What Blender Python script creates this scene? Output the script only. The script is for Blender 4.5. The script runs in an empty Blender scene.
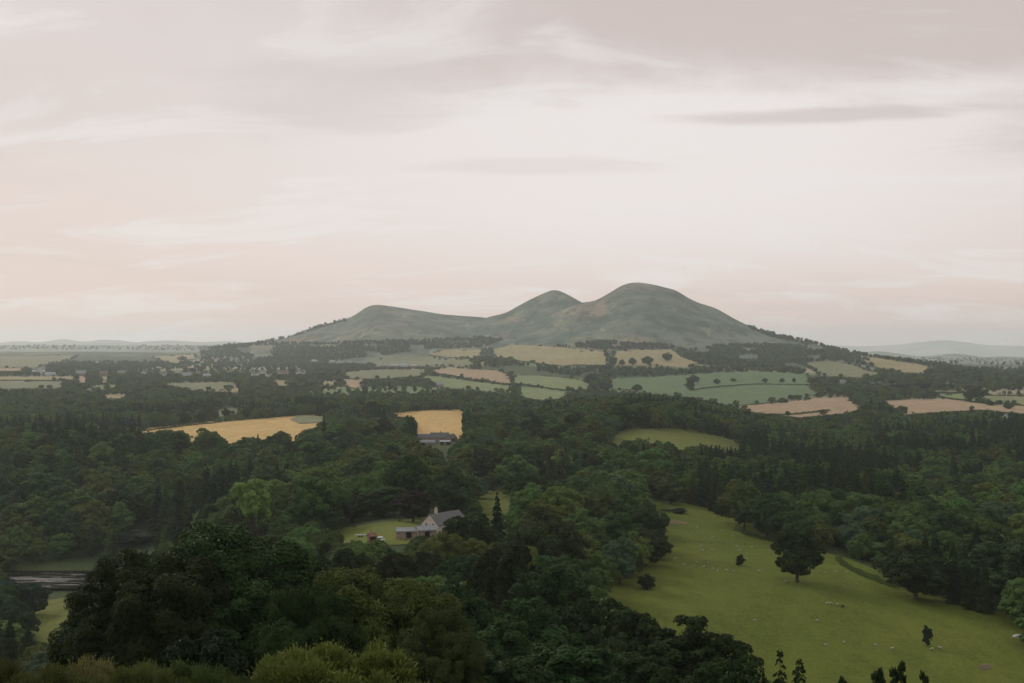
import bpy, bmesh, math, random
import numpy as np
from mathutils import Vector, Matrix
random.seed(7)
RNG = np.random.default_rng(11)
sc = bpy.context.scene
C = sc.collection
PI = math.pi
F = 1200.0          # focal length in picture pixels
CX, CY = 512.0, 341.5
ZC = 150.0          # height of the viewpoint

# ------------------------------------------------------------------ camera
cd = bpy.data.cameras.new('camera'); cam = bpy.data.objects.new('camera', cd); C.objects.link(cam)
cam.location = (0, 0, ZC); cam.rotation_euler = (PI/2, 0, 0)
cd.sensor_width = 36; cd.lens = 36*F/1024; cd.clip_end = 200000; cd.clip_start = 0.3
sc.camera = cam

# ------------------------------------------------------------------ noise
def _hash(ix, iy, s):
    h = (ix*374761393 + iy*668265263 + s*974634777) & 0xffffffff
    h = ((h ^ (h >> 13))*1274126177) & 0xffffffff
    return ((h ^ (h >> 16)) & 0xffff)/65535.0
def vnoise(x, y, s=0):
    x = np.asarray(x, float); y = np.asarray(y, float)
    ix = np.floor(x).astype(np.int64); iy = np.floor(y).astype(np.int64)
    fx = x-ix; fy = y-iy
    fx = fx*fx*fx*(fx*(fx*6-15)+10); fy = fy*fy*fy*(fy*(fy*6-15)+10)
    a = _hash(ix, iy, s); b = _hash(ix+1, iy, s); c = _hash(ix, iy+1, s); d = _hash(ix+1, iy+1, s)
    return (a+(b-a)*fx)*(1-fy)+(c+(d-c)*fx)*fy
def fbm(x, y, s=0, o=4):
    t = 0; a = .5
    for k in range(o):
        t = t+a*(vnoise(x, y, s+k*17)-.5)*2; x = np.asarray(x)*2.03+13.1; y = np.asarray(y)*2.03-7.7; a *= .5
    return t

# ------------------------------------------------------------------ terrain: drop below the viewpoint by bearing and distance
KD = [4, 20, 60, 110, 200, 300, 360, 410, 500, 540, 580, 620, 750, 900, 1100, 1300, 1600, 2000, 2500, 3000, 3700, 4500, 6000, 9000, 14000, 40000]
TAB = {
 -400: [2.0, 6.8, 21, 39, 72, 95, 102, 106, 110.6, 113.4, 113.4, 110.6, 101, 92, 99, 101, 100, 98, 95, 92, 88, 83, 75, 62, 45, 45],
 0:    [2.0, 6.8, 21, 39, 72, 95, 102, 106, 110.6, 113.4, 113.4, 110.6, 101, 92, 99, 101, 100, 98, 95, 92, 88, 83, 75, 62, 45, 45],
 130:  [2.0, 6.8, 21, 39, 68, 90, 98, 102, 109, 113.2, 113.2, 110, 100, 93, 99, 101, 100, 98, 95, 92, 88, 83, 75, 62, 45, 45],
 260:  [2.0, 6.8, 21, 38, 62, 80, 84, 83, 84, 87, 91, 95, 96, 94, 99, 100, 98, 98, 95, 91, 85, 80, 72, 62, 45, 45],
 400:  [2.0, 6.8, 20.5, 37, 60, 73, 70, 67, 73, 76, 79, 82, 88, 90, 94, 95, 94, 97, 94, 87, 78, 72, 68, 62, 45, 45],
 512:  [2.0, 6.8, 20.5, 37, 58, 72, 75, 75, 77, 79, 81, 83, 88, 88, 85, 88, 95, 98, 92, 78, 48, 50, 60, 62, 45, 45],
 640:  [2.0, 6.8, 20.5, 37, 60, 77, 79, 80, 82, 83, 84, 85, 88, 80, 76, 74, 88, 103, 90, 72, 26, 40, 60, 62, 45, 45],
 800:  [2.0, 6.8, 20.5, 37, 64, 85, 82, 81, 84, 86, 87, 89, 97, 102, 104, 104, 104, 103, 95, 79, 66, 70, 90, 122, 165, 440],
 950:  [2.0, 6.8, 20.5, 37, 66, 86, 84, 84, 90, 92, 94, 96, 101, 104, 105, 105, 105, 102, 97, 92, 88, 92, 124, 178, 215, 600],
 1100: [2.0, 6.8, 20.5, 37, 66, 88, 88, 89, 93, 95, 97, 99, 102, 104, 105, 105, 105, 102, 97, 92, 88, 92, 124, 178, 215, 600],
 1500: [2.0, 6.8, 20.5, 37, 66, 88, 88, 89, 93, 95, 97, 99, 102, 104, 105, 105, 105, 102, 97, 92, 88, 92, 124, 178, 215, 600],
}
def pchip(xk, yk, x):
    xk = np.array(xk, float); yk = np.array(yk, float); h = np.diff(xk); d = np.diff(yk)/h
    m = np.zeros_like(yk); m[0] = d[0]; m[-1] = d[-1]
    for i in range(1, len(xk)-1):
        if d[i-1]*d[i] > 0:
            w1 = 2*h[i]+h[i-1]; w2 = h[i]+2*h[i-1]
            m[i] = (w1+w2)/(w1/d[i-1]+w2/d[i])
    i = np.clip(np.searchsorted(xk, x)-1, 0, len(xk)-2)
    t = np.clip((x-xk[i])/h[i], 0, 1)
    return yk[i]*(2*t**3-3*t**2+1)+h[i]*m[i]*(t**3-2*t**2+t)+yk[i+1]*(-2*t**3+3*t**2)+h[i]*m[i+1]*(t**3-t**2)
NL = 1400
LG = np.linspace(math.log(4), math.log(40000), NL)
UC = sorted(TAB)
UG = np.arange(-400, 1501, 10.0)
cols = np.array([pchip(np.log(KD), TAB[u], LG) for u in UC])
GRID = np.zeros((len(UG), NL))
for k, u in enumerate(UG):
    i = min(max(int(np.searchsorted(UC, u))-1, 0), len(UC)-2)
    t = (u-UC[i])/(UC[i+1]-UC[i]); t = t*t*(3-2*t)
    GRID[k] = cols[i]*(1-t)+cols[i+1]*t
def H(x, y):
    x = np.asarray(x, float); y = np.asarray(y, float)
    D = np.maximum(y, 4.0)
    u = np.clip(CX+F*x/D, -400, 1499.9)
    l = np.clip((np.log(D)-LG[0])/(LG[1]-LG[0]), 0, NL-1.001)
    fu = (u+400)/10; iu = fu.astype(int); il = l.astype(int); a = fu-iu; b = l-il
    g = (GRID[iu, il]*(1-a)+GRID[iu+1, il]*a)*(1-b)+(GRID[iu, il+1]*(1-a)+GRID[iu+1, il+1]*a)*b
    r = np.hypot(x, np.maximum(y, 0))
    amp = np.minimum(.0011*r, 2.2)
    flat = np.where((D > 485) & (D < 635) & (u < 220), .25, 1.0)
    return ZC-g+amp*fbm(x/130., y/130., 3)*flat

# hills: a crest line seen against the sky, with front and back slopes
def ridge(pts, dist, base, front, back, p, seed, rough):
    us = np.array([q[0] for q in pts], float); ps = np.array([q[1] for q in pts], float)
    du = np.array([q[0] for q in dist], float); dd = np.array([q[1] for q in dist], float)
    def f(x, y):
        x = np.asarray(x, float); y = np.asarray(y, float)
        u = CX+F*x/np.maximum(y, 50)
        R = np.interp(u, us, ps)
        # round the corners of the crest line
        R = (R*2+np.interp(u-5, us, ps)+np.interp(u+5, us, ps))/4
        Dr = np.interp(u, du, dd)
        e = (CY-R)/F*Dr
        t = (Dr-y)/front
        tb = (y-Dr)/back
        w = np.where(t >= 0, np.clip(1-t, 0, 1)**p, np.clip(1-tb*tb, 0, 1))
        n = fbm(x/420., y/420., seed, 5)*rough*np.clip(t*4, 0, 1)*np.clip((1-t)*2, 0, 1)
        edge = np.clip((u-us[0])/30, 0, 1)*np.clip((us[-1]-u)/30, 0, 1)
        z = ZC+base+(e-base)*w*edge+n
        return np.where((w <= 0) | (edge <= 0), -500.0, z)
    return f
hillA = ridge([(180, 356), (215, 347), (240, 343), (262, 341), (286, 338), (305, 331), (320, 325), (333, 322.5), (353, 316.5), (366, 307), (371, 305), (378, 304.5), (393, 306.5), (419, 310.5), (433, 312.5), (439, 314), (472, 316.5), (486, 317.5), (500, 321), (530, 332), (575, 350)],
              [(0, 5700), (2000, 5700)], -90, 1700, 1500, 1.25, 21, 24)
hillB = ridge([(400, 352), (450, 334), (470, 326), (486, 317.5), (506, 313), (526, 301.5), (545, 292.6), (552, 289.6), (557, 289.6), (567, 294), (581, 302), (600, 311), (620, 324), (665, 350)],
              [(0, 5400), (2000, 5400)], -90, 1600, 1500, 1.3, 22, 24)
hillC = ridge([(420, 356), (490, 343), (520, 330), (540, 320), (560, 311), (581, 302.5), (595, 301), (606, 295), (623, 284.5), (632, 282.3), (640, 282.3), (653, 284.3), (676, 290), (686, 296.5), (696, 302), (716, 308), (733, 318), (753, 328), (779, 336), (806, 341), (832, 348.5), (860, 354.5), (880, 358), (930, 366), (980, 374), (1040, 384), (1120, 400)],
              [(0, 4900), (720, 4900), (830, 4300), (930, 3600), (1040, 3100), (2000, 3000)], -90, 1400, 1500, 1.25, 23, 27)
hillR1 = ridge([(760, 352), (820, 345), (860, 346.5), (900, 344.5), (925, 341.5), (945, 340), (965, 342), (985, 345), (1024, 346), (1100, 344), (1300, 350), (1500, 356)], [(0, 27000), (2000, 27000)], -420, 6000, 4000, 1.2, 24, 14)
hillR2 = ridge([(780, 362), (830, 356), (860, 352.5), (880, 351), (900, 354), (920, 357), (940, 355), (955, 353.5), (975, 356), (985, 358), (1000, 356.5), (1024, 357.5), (1100, 355), (1300, 360), (1500, 366)], [(0, 8000), (2000, 8000)], -190, 1900, 1800, 1.2, 25, 10)
hillL1 = ridge([(-500, 350), (-100, 342), (0, 343), (12, 341), (25, 341.5), (40, 342.5), (56, 339.8), (62, 338.6), (70, 339.8), (85, 342), (100, 339.5), (120, 340), (135, 342.5), (150, 341), (170, 340.3), (200, 342), (235, 341), (262, 345), (320, 352)], [(-900, 19000), (2000, 19000)], -55, 6000, 4000, 1.2, 26, 8)
hillL2 = ridge([(-500, 351), (-200, 348), (0, 346.3), (40, 345.2), (70, 345.8), (120, 346.6), (170, 344.8), (215, 346.5), (262, 348), (310, 352)], [(-900, 9000), (2000, 9000)], -90, 2200, 2200, 1.2, 27, 6)
HILLS = [hillA, hillB, hillC]; ZH = HILLS+[hillR2, hillL2]
def Z(x, y):
    z = H(x, y)
    y2 = np.asarray(y)
    if np.any(y2 > 2500):
        for f in ZH: z = np.maximum(z, f(x, y))
    return z
def proj(x, y, z):
    return CX+F*x/y, CY-F*(z-ZC)/y
_DS = np.exp(np.linspace(math.log(10), math.log(12000), 5000))
_cache = {}
def ground_D(u, py, lo=250.0):
    """distance at which bearing u shows the ground at picture height py (first time beyond lo)"""
    k = (round(u*2), lo)
    if k not in _cache:
        D = _DS[_DS >= lo]; x = (round(u*2)/2-CX)/F*D
        yy = CY-F*(Z(x, D)-ZC)/D
        _cache[k] = (D, np.minimum.accumulate(yy))
    D, yy = _cache[k]
    i = int(np.searchsorted(-yy, -py))
    i = min(max(i, 1), len(D)-1)
    t = (yy[i-1]-py)/max(yy[i-1]-yy[i], 1e-6); t = min(max(t, 0), 1)
    return D[i-1]+(D[i]-D[i-1])*t
def at(u, py, lo=250.0):
    D = ground_D(u, py, lo); x = (u-CX)/F*D
    return Vector((x, D, float(Z(x, D))))
def inpoly(px, py, poly):
    px = np.asarray(px, float); py = np.asarray(py, float)
    r = np.zeros(px.shape, bool); n = len(poly); j = n-1
    for i in range(n):
        xi, yi = poly[i]; xj, yj = poly[j]
        if yi != yj:
            c = ((yi > py) != (yj > py)) & (px < (xj-xi)*(py-yi)/(yj-yi)+xi)
            r ^= c
        j = i
    return r

# ------------------------------------------------------------------ materials
def mat(name):
    m = bpy.data.materials.new(name); m.use_nodes = True
    nt = m.node_tree; b = nt.nodes['Principled BSDF']
    b.inputs['Roughness'].default_value = .85
    b.inputs['Specular IOR Level'].default_value = .2
    return m, nt, b
def N(nt, t, **kw):
    n = nt.nodes.new(t)
    for k, v in kw.items():
        if k.startswith('i_'): n.inputs[k[2:].replace('_', ' ')].default_value = v
        else: setattr(n, k, v)
    return n
def mixc(nt, fac, a, b, mode='MIX'):
    n = nt.nodes.new('ShaderNodeMix'); n.data_type = 'RGBA'; n.blend_type = mode; n.clamp_factor = True
    for s, v in ((0, fac), (6, a), (7, b)):
        if hasattr(v, 'links'): nt.links.new(v, n.inputs[s])
        elif s == 0: n.inputs[0].default_value = v
        else: n.inputs[s].default_value = (*v[:3], 1)
    return n.outputs[2]
def mth(nt, op, *a, clamp=False):
    n = nt.nodes.new('ShaderNodeMath'); n.operation = op; n.use_clamp = clamp
    for i, v in enumerate(a):
        if hasattr(v, 'links'): nt.links.new(v, n.inputs[i])
        else: n.inputs[i].default_value = v
    return n.outputs[0]
def ramp(nt, v, a, b, lo=0., hi=1.):
    n = nt.nodes.new('ShaderNodeMapRange'); n.interpolation_type = 'SMOOTHSTEP'
    nt.links.new(v, n.inputs[0]); n.inputs[1].default_value = a; n.inputs[2].default_value = b; n.inputs[3].default_value = lo; n.inputs[4].default_value = hi
    return n.outputs[0]
def noise(nt, scale, detail=4, rough=.6, stretch=None, rot=0, dist=0):
    tc = nt.nodes.new('ShaderNodeNewGeometry')
    mp = nt.nodes.new('ShaderNodeMapping'); nt.links.new(tc.outputs['Position'], mp.inputs[0])
    s = stretch or (1, 1, 1)
    mp.inputs['Scale'].default_value = (scale*s[0], scale*s[1], scale*s[2]); mp.inputs['Rotation'].default_value = (0, 0, rot)
    n = nt.nodes.new('ShaderNodeTexNoise'); n.inputs['Scale'].default_value = 1; n.inputs['Detail'].default_value = detail; n.inputs['Roughness'].default_value = rough
    n.inputs['Distortion'].default_value = dist
    nt.links.new(mp.outputs[0], n.inputs['Vector'])
    return n.outputs['Fac']
def plain(name, col, rough=.85, vary=.25, scale=.8):
    m, nt, b = mat(name); b.inputs['Roughness'].default_value = rough
    n = noise(nt, scale, 5)
    d = [c*(1-vary) for c in col]; l = [min(1, c*(1+vary)) for c in col]
    nt.links.new(mixc(nt, ramp(nt, n, .3, .7), d, l), b.inputs['Base Color'])
    return m
def leafmat(name='foliage', vary=.42, nscale=.5, spec=.06, fixed=None):
    m, nt, b = mat(name); b.inputs['Roughness'].default_value = .6; b.inputs['Specular IOR Level'].default_value = spec
    oi = nt.nodes.new('ShaderNodeObjectInfo')
    n = noise(nt, nscale, 6, .8)
    f = mth(nt, 'MULTIPLY', mth(nt, 'ADD', 1-vary, mth(nt, 'MULTIPLY', n, 2*vary)), mth(nt, 'ADD', .68, mth(nt, 'MULTIPLY', oi.outputs['Random'], .64)))
    hs = nt.nodes.new('ShaderNodeHueSaturation'); hs.inputs['Color'].default_value = (*(fixed or (1, 1, 1)), 1)
    if fixed is None: nt.links.new(oi.outputs['Color'], hs.inputs['Color'])
    nt.links.new(mth(nt, 'ADD', .475, mth(nt, 'MULTIPLY', oi.outputs['Random'], .05)), hs.inputs['Hue'])
    nt.links.new(f, hs.inputs['Value'])
    nt.links.new(hs.outputs[0], b.inputs['Base Color'])
    tr = nt.nodes.new('ShaderNodeBsdfTranslucent'); nt.links.new(hs.outputs[0], tr.inputs[0])
    mx = nt.nodes.new('ShaderNodeMixShader'); mx.inputs[0].default_value = .12
    nt.links.new(b.outputs[0], mx.inputs[1]); nt.links.new(tr.outputs[0], mx.inputs[2])
    nt.links.new(mx.outputs[0], nt.nodes['Material Output'].inputs['Surface'])
    return m
LEAF = leafmat()
BARK = plain('bark', (.07, .055, .04), .9, .4, 3)
def grassmat(name, col, dry, s=1.0, streak=0., rot=0., dryamt=.5):
    m, nt, b = mat(name); b.inputs['Roughness'].default_value = .95; b.inputs['Specular IOR Level'].default_value = .05
    n1 = noise(nt, .012*s, 5, .6); n2 = noise(nt, .11*s, 5, .7, (1, .55, 1), rot); n3 = noise(nt, .9*s, 3, .7)
    c = mixc(nt, ramp(nt, n1, .38, .68, 0, dryamt), col, dry)
    c = mixc(nt, ramp(nt, n2, .38, .66, 0, .6), c, [v*.6 for v in col])
    c = mixc(nt, ramp(nt, noise(nt, .035*s, 4, .65, (1, .4, 1), rot+.5), .5, .66, 0, .45), c, [col[0]*.72, col[1]*.85, col[2]*.75])
    c = mixc(nt, ramp(nt, n3, .35, .75, 0, .45), c, [v*1.35 for v in dry])
    if streak:
        c = mixc(nt, ramp(nt, noise(nt, .05*s, 3, .5, (7, .25, 1), rot), .45, .6, 0, streak), c, [v*.7 for v in dry])
    nt.links.new(c, b.inputs['Base Color'])
    bp = nt.nodes.new('ShaderNodeBump'); bp.inputs['Strength'].default_value = .5; bp.inputs['Distance'].default_value = .35
    nt.links.new(noise(nt, .6*s, 4, .7), bp.inputs['Height']); nt.links.new(bp.outputs[0], b.inputs['Normal'])
    return m
M_PAST = grassmat('sheep_pasture', (.078, .097, .014), (.12, .120, .024), 1, .12, .4)
M_LAWN = grassmat('meadow_grass', (.095, .11, .022), (.15, .14, .04), 1)
M_DARKG = grassmat('dark_bank_grass', (.05, .07, .025), (.08, .08, .035), 1)  # darker green grass of the river bank
M_WHEAT = grassmat('ripe_barley', (.45, .285, .11), (.50, .33, .14), .8, .22, .5)
M_WHEAT2 = grassmat('ripe_barley_other', (.44, .275, .105), (.49, .32, .13), .8, .2, -.3)
M_STUB = grassmat('stubble', (.29, .20, .125), (.36, .255, .16), .45, .5, 1.1)
M_TAN = grassmat('dry_hay', (.235, .195, .098), (.32, .255, .135), .4, .45, .3)
M_OLIVE = grassmat('hay_green', (.145, .15, .082), (.215, .195, .112), .4, .4, .7)
M_GREEN = grassmat('young_crop', (.095, .135, .064), (.135, .165, .085), .4, .45, .15, .5)
M_YGREEN = grassmat('cut_grass', (.14, .172, .075), (.21, .22, .105), .4, .4, .7)
M_SOIL = plain('bare_soil', (.105, .078, .045), .95, .35, .6)
M_BRACK = plain('dead_bracken', (.12, .085, .032), .95, .35, .9)

# ground
m, nt, b = mat('rough_ground'); b.inputs['Roughness'].default_value = .95; b.inputs['Specular IOR Level'].default_value = .05
c = mixc(nt, ramp(nt, noise(nt, .02, 5), .35, .65), (.035, .05, .018), (.065, .075, .03))
c = mixc(nt, ramp(nt, noise(nt, .5, 4, .7), .4, .7, 0, .6), c, (.025, .032, .013))
geo = nt.nodes.new('ShaderNodeNewGeometry'); sx = nt.nodes.new('ShaderNodeSeparateXYZ'); nt.links.new(geo.outputs['Position'], sx.inputs[0])
vo = nt.nodes.new('ShaderNodeTexVoronoi'); vo.inputs['Scale'].default_value = .0034
mp = nt.nodes.new('ShaderNodeMapping'); mp.inputs['Rotation'].default_value = (0, 0, .4); mp.inputs['Scale'].default_value = (1, .8, 1)
nt.links.new(geo.outputs['Position'], mp.inputs[0]); nt.links.new(mp.outputs[0], vo.inputs['Vector'])
hs = nt.nodes.new('ShaderNodeSeparateColor'); nt.links.new(vo.outputs['Color'], hs.inputs[0])
cr = nt.nodes.new('ShaderNodeValToRGB'); cr.color_ramp.interpolation = 'CONSTANT'
el = cr.color_ramp.elements; el[0].position = 0; el[0].color = (.05, .065, .03, 1); el[1].position = .45; el[1].color = (.16, .16, .105, 1)
e = el.new(.60); e.color = (.06, .075, .035, 1); e = el.new(.70); e.color = (.27, .225, .15, 1); e = el.new(.84); e.color = (.13, .16, .075, 1)
nt.links.new(hs.outputs[0], cr.inputs[0])
nt.links.new(mixc(nt, ramp(nt, sx.outputs['Y'], 1900, 2200), c, cr.outputs[0]), b.inputs['Base Color'])
M_GROUND = m
# far hills share the patchwork
m, nt, b = mat('far_hill_land'); b.inputs['Roughness'].default_value = .95
geo = nt.nodes.new('ShaderNodeNewGeometry')
vo = nt.nodes.new('ShaderNodeTexVoronoi'); vo.inputs['Scale'].default_value = .0016
mp = nt.nodes.new('ShaderNodeMapping'); mp.inputs['Rotation'].default_value = (0, 0, .6); mp.inputs['Scale'].default_value = (1, .6, 1)
nt.links.new(geo.outputs['Position'], mp.inputs[0]); nt.links.new(mp.outputs[0], vo.inputs['Vector'])
hs = nt.nodes.new('ShaderNodeSeparateColor'); nt.links.new(vo.outputs['Color'], hs.inputs[0])
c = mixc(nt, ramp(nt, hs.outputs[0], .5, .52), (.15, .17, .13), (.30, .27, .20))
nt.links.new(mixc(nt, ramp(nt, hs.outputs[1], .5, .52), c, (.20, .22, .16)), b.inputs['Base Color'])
M_FARH = m
# heath on the three hills
m, nt, b = mat('heather_and_grass'); b.inputs['Roughness'].default_value = .95; b.inputs['Specular IOR Level'].default_value = .05
c = mixc(nt, ramp(nt, noise(nt, .0045, 6, .65), .40, .60), (.080, .105, .078), (.15, .155, .11))
c = mixc(nt, ramp(nt, noise(nt, .0028, 5, .6, (1, .6, 2), .3, .6), .53, .62, 0, .8), c, (.22, .165, .12))
c = mixc(nt, ramp(nt, noise(nt, .012, 5, .7, (1, .5, 1), .9), .48, .60, 0, .8), c, (.05, .068, .048))
c = mixc(nt, ramp(nt, noise(nt, .006, 4, .7, (2, .5, 1), -.5), .6, .66, 0, .6), c, (.25, .24, .16))
nt.links.new(c, b.inputs['Base Color'])
M_HEATH = m

# ------------------------------------------------------------------ mesh helpers
def mesh_from(name, V, Q, mats, idx=None, smooth=False):
    """V (n,3) array, Q list/array of quads or of tris"""
    me = bpy.data.meshes.new(name)
    V = np.ascontiguousarray(V, dtype=np.float32); Q = np.ascontiguousarray(Q, dtype=np.int32)
    k = Q.shape[1]
    me.vertices.add(len(V)); me.vertices.foreach_set('co', V.ravel())
    me.loops.add(Q.size); me.loops.foreach_set('vertex_index', Q.ravel())
    me.polygons.add(len(Q)); me.polygons.foreach_set('loop_start', np.arange(0, Q.size, k, dtype=np.int32))
    me.polygons.foreach_set('loop_total', np.full(len(Q), k, dtype=np.int32))
    for mm in mats: me.materials.append(mm)
    if idx is not None: me.polygons.foreach_set('material_index', np.asarray(idx, dtype=np.int32))
    me.polygons.foreach_set('use_smooth', np.full(len(Q), smooth, dtype=bool))
    me.update(calc_edges=True); me.validate()
    return me
def link(name, me, parent=None, loc=None):
    o = bpy.data.objects.new(name, me); C.objects.link(o)
    if loc is not None: o.location = loc
    if parent: o.parent = parent
    return o
def struct(o, kind='structure'):
    o['kind'] = kind; return o
def tag(o, label, cat, group=None):
    o['label'] = label; o['category'] = cat
    if group: o['group'] = group
    return o
def thing(name, label, cat, loc=(0, 0, 0), rz=0, group=None):
    o = bpy.data.objects.new(name, None); C.objects.link(o); o.location = loc; o.rotation_euler = (0, 0, rz)
    o.empty_display_size = .2
    return tag(o, label, cat, group)
def grid_faces(nr, nc):
    i = np.arange((nr-1)*(nc-1)); r = i//(nc-1); c = i % (nc-1); a = r*nc+c
    return np.stack([a, a+1, a+nc+1, a+nc], 1)

# ------------------------------------------------------------------ ground sheet
ys = np.concatenate([np.linspace(-40, 4, 12)[:-1], np.exp(np.linspace(math.log(4), math.log(32000), 580))])
ws = np.concatenate([np.linspace(-2.5, -.5, 40)[:-1], np.linspace(-.5, .5, 420), np.linspace(.5, 2.5, 40)[1:]])
YY, WW = np.meshgrid(ys, ws, indexing='ij')
XX = WW*(np.maximum(YY, 0)+np.where(YY < 60, 60-np.clip(YY, 0, 60)*.9, 6))
XX = np.sign(XX)*np.minimum(np.abs(XX), np.minimum(19500, 60+2.6*np.abs(YY)+200)); ZZ = H(XX, YY)
struct(link('ground', mesh_from('ground', np.stack([XX, YY, ZZ], -1).reshape(-1, 3), grid_faces(*YY.shape), [M_GROUND], smooth=True)))

def hill_mesh(name, fs, u0, u1, du, d0, d1, nd, m, ref=H):
    us = np.arange(u0, u1+.1, du); ds = np.exp(np.linspace(math.log(d0), math.log(d1), nd))
    D, U = np.meshgrid(ds, us, indexing='ij'); X = (U-CX)/F*D
    z = fs[0](X, D)
    for f in fs[1:]: z = np.maximum(z, f(X, D))
    g = ref(X, D)
    Q = grid_faces(*D.shape); keep = (z.ravel()[Q] > g.ravel()[Q]-1).any(1)
    zz = np.maximum(z, g-25)
    V = np.stack([X, D, zz], -1).reshape(-1, 3); Q = Q[keep]
    used = np.unique(Q); rm = np.full(len(V), -1); rm[used] = np.arange(len(used))
    return struct(link(name, mesh_from(name, V[used], rm[Q], [m], smooth=True)))
hill_mesh('hills', HILLS, 170, 1130, 2.5, 2500, 7400, 260, M_HEATH)
hill_mesh('far_hills', [hillR1], 770, 1250, 4, 19500, 31200, 60, M_FARH)
hill_mesh('low_hills', [hillR2], 780, 1450, 4, 6000, 9800, 70, M_FARH)
hill_mesh('wooded_ridge_hills', [hillL2], -480, 320, 3, 6500, 11500, 70, M_FARH)
hill_mesh('horizon_hills', [hillL1], -280, 330, 3, 12500, 23500, 80, M_FARH)

# ------------------------------------------------------------------ fields: sheets laid on the ground
OPEN = []      # what stays clear of trees, in picture coordinates (with the ground reach)
def field(name, poly, m, lo=250., du=6., dv=1.5, open_=True, clear=None, lift=1.0):
    bm = bmesh.new()
    vs = [bm.verts.new((p[0], p[1], 0)) for p in poly]; bm.faces.new(vs)
    xs = [p[0] for p in poly]; yv = [p[1] for p in poly]
    def cut(co, no):
        g = bm.verts[:]+bm.edges[:]+bm.faces[:]
        bmesh.ops.bisect_plane(bm, geom=g, plane_co=co, plane_no=no)
    x = min(xs)+du
    while x < max(xs): cut((x, 0, 0), (1, 0, 0)); x += du
    y = min(yv)+dv
    while y < max(yv): cut((0, y, 0), (0, 1, 0)); y += dv
    bmesh.ops.triangulate(bm, faces=bm.faces[:])
    if open_ and name != 'pasture':
        for v in bm.verts:
            if v.is_boundary:
                v.co.x += 2.2*float(fbm(v.co.x/7., v.co.y/3., 71, 3)); v.co.y += .55*float(fbm(v.co.x/5.+9, v.co.y/3., 72, 3))
    for v in bm.verts:
        p = at(v.co.x, v.co.y, lo); v.co = (p.x, p.y, p.z+(.05+.0004*p.y)*lift)
    bmesh.ops.recalc_face_normals(bm, faces=bm.faces[:])
    me = bpy.data.meshes.new(name); bm.to_mesh(me); bm.free(); me.materials.append(m)
    if me.polygons and sum(p.normal.z for p in me.polygons) < 0: me.flip_normals()
    for p in me.polygons: p.use_smooth = True
    o = struct(link(name, me))
    if open_: OPEN.append((clear or poly, lo))
    return o
SHEEP = [(650, 503), (700, 507), (735, 520), (741, 531), (765, 541), (800, 549), (845, 556), (866, 566), (892, 580), (908, 598), (960, 606), (1000, 622), (1030, 640), (1040, 690), (690, 690), (745, 668), (735, 655), (700, 635), (640, 607), (600, 592), (640, 580), (668, 565), (669, 540), (660, 520)]
SHEEPS = [(590, 500), (700, 504), (745, 518), (760, 535), (800, 545), (850, 560), (880, 572), (905, 590), (960, 598), (1000, 612), (1060, 636), (1120, 700), (560, 700), (560, 600), (600, 560), (590, 530)]
field('pasture', SHEEPS, M_PAST, 270, 8, 3, clear=SHEEP)
field('wheat_field', [(120, 441), (134, 432.5), (150, 428.3), (190, 424.3), (214, 422), (256, 419), (290, 416.4), (309, 415), (330, 416.5), (335, 430), (320, 452), (240, 456), (140, 452)], M_WHEAT, 800,
      clear=[(138, 432.5), (150, 429), (190, 425), (256, 419.6), (305, 415.6), (324, 417), (320, 426), (303, 430), (299, 437), (294, 444), (287, 434), (278, 432), (264, 441), (258, 437), (246, 438), (232, 446), (219, 434), (207, 430), (199, 438), (192, 445), (184, 433), (172, 430.5), (160, 430.5), (148, 433)])
field('wheat_field', [(385, 414), (420, 411), (460, 409.8), (478, 411), (478, 420), (466, 422), (465, 438), (440, 442), (415, 442), (390, 432)], M_WHEAT2, 900,
      clear=[(392, 413.5), (420, 411.3), (462, 410.3), (463, 413), (463, 433), (466, 436), (456, 438), (419, 446), (419, 430), (416, 418), (400, 416)])
field('headland', [(290, 420), (300, 416), (323, 417.5), (323, 423), (300, 424.5)], M_OLIVE, 800, open_=False, lift=2)
field('meadow', [(600, 432), (640, 428.5), (690, 429.5), (725, 437), (760, 447), (758, 456), (700, 458), (620, 460), (600, 450)], M_LAWN, 760, 6, 1.5,
      clear=[(612, 433), (640, 430), (690, 431), (725, 439), (750, 447), (730, 448), (700, 444), (682, 449), (670, 441), (655, 443), (640, 438), (625, 441), (617, 448)])
field('lawn', [(318, 538), (345, 528), (420, 518), (470, 516), (512, 515), (515, 535), (470, 545), (400, 545), (340, 547)], M_LAWN, 330, 5, 1.5,
      clear=[(330, 536), (350, 529), (420, 521), (424, 512), (440, 502), (462, 511), (455, 530), (440, 537), (412, 540), (385, 544), (365, 541), (340, 541)])
field('lawn', [(462, 500), (485, 492), (512, 488), (520, 492), (518, 515), (470, 515)], M_LAWN, 420, 5, 1.5, clear=[(480, 496), (512, 490), (514, 505), (507, 522), (484, 520)])
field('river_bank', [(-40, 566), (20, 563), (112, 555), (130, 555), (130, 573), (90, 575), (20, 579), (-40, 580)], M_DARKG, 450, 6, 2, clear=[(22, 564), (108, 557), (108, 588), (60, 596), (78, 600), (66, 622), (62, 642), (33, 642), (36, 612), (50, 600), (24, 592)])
field('riverside_grass', [(20, 645), (30, 615), (45, 601), (100, 594), (120, 600), (100, 650), (60, 655)], M_LAWN, 250, 5, 2, open_=False)
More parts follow.
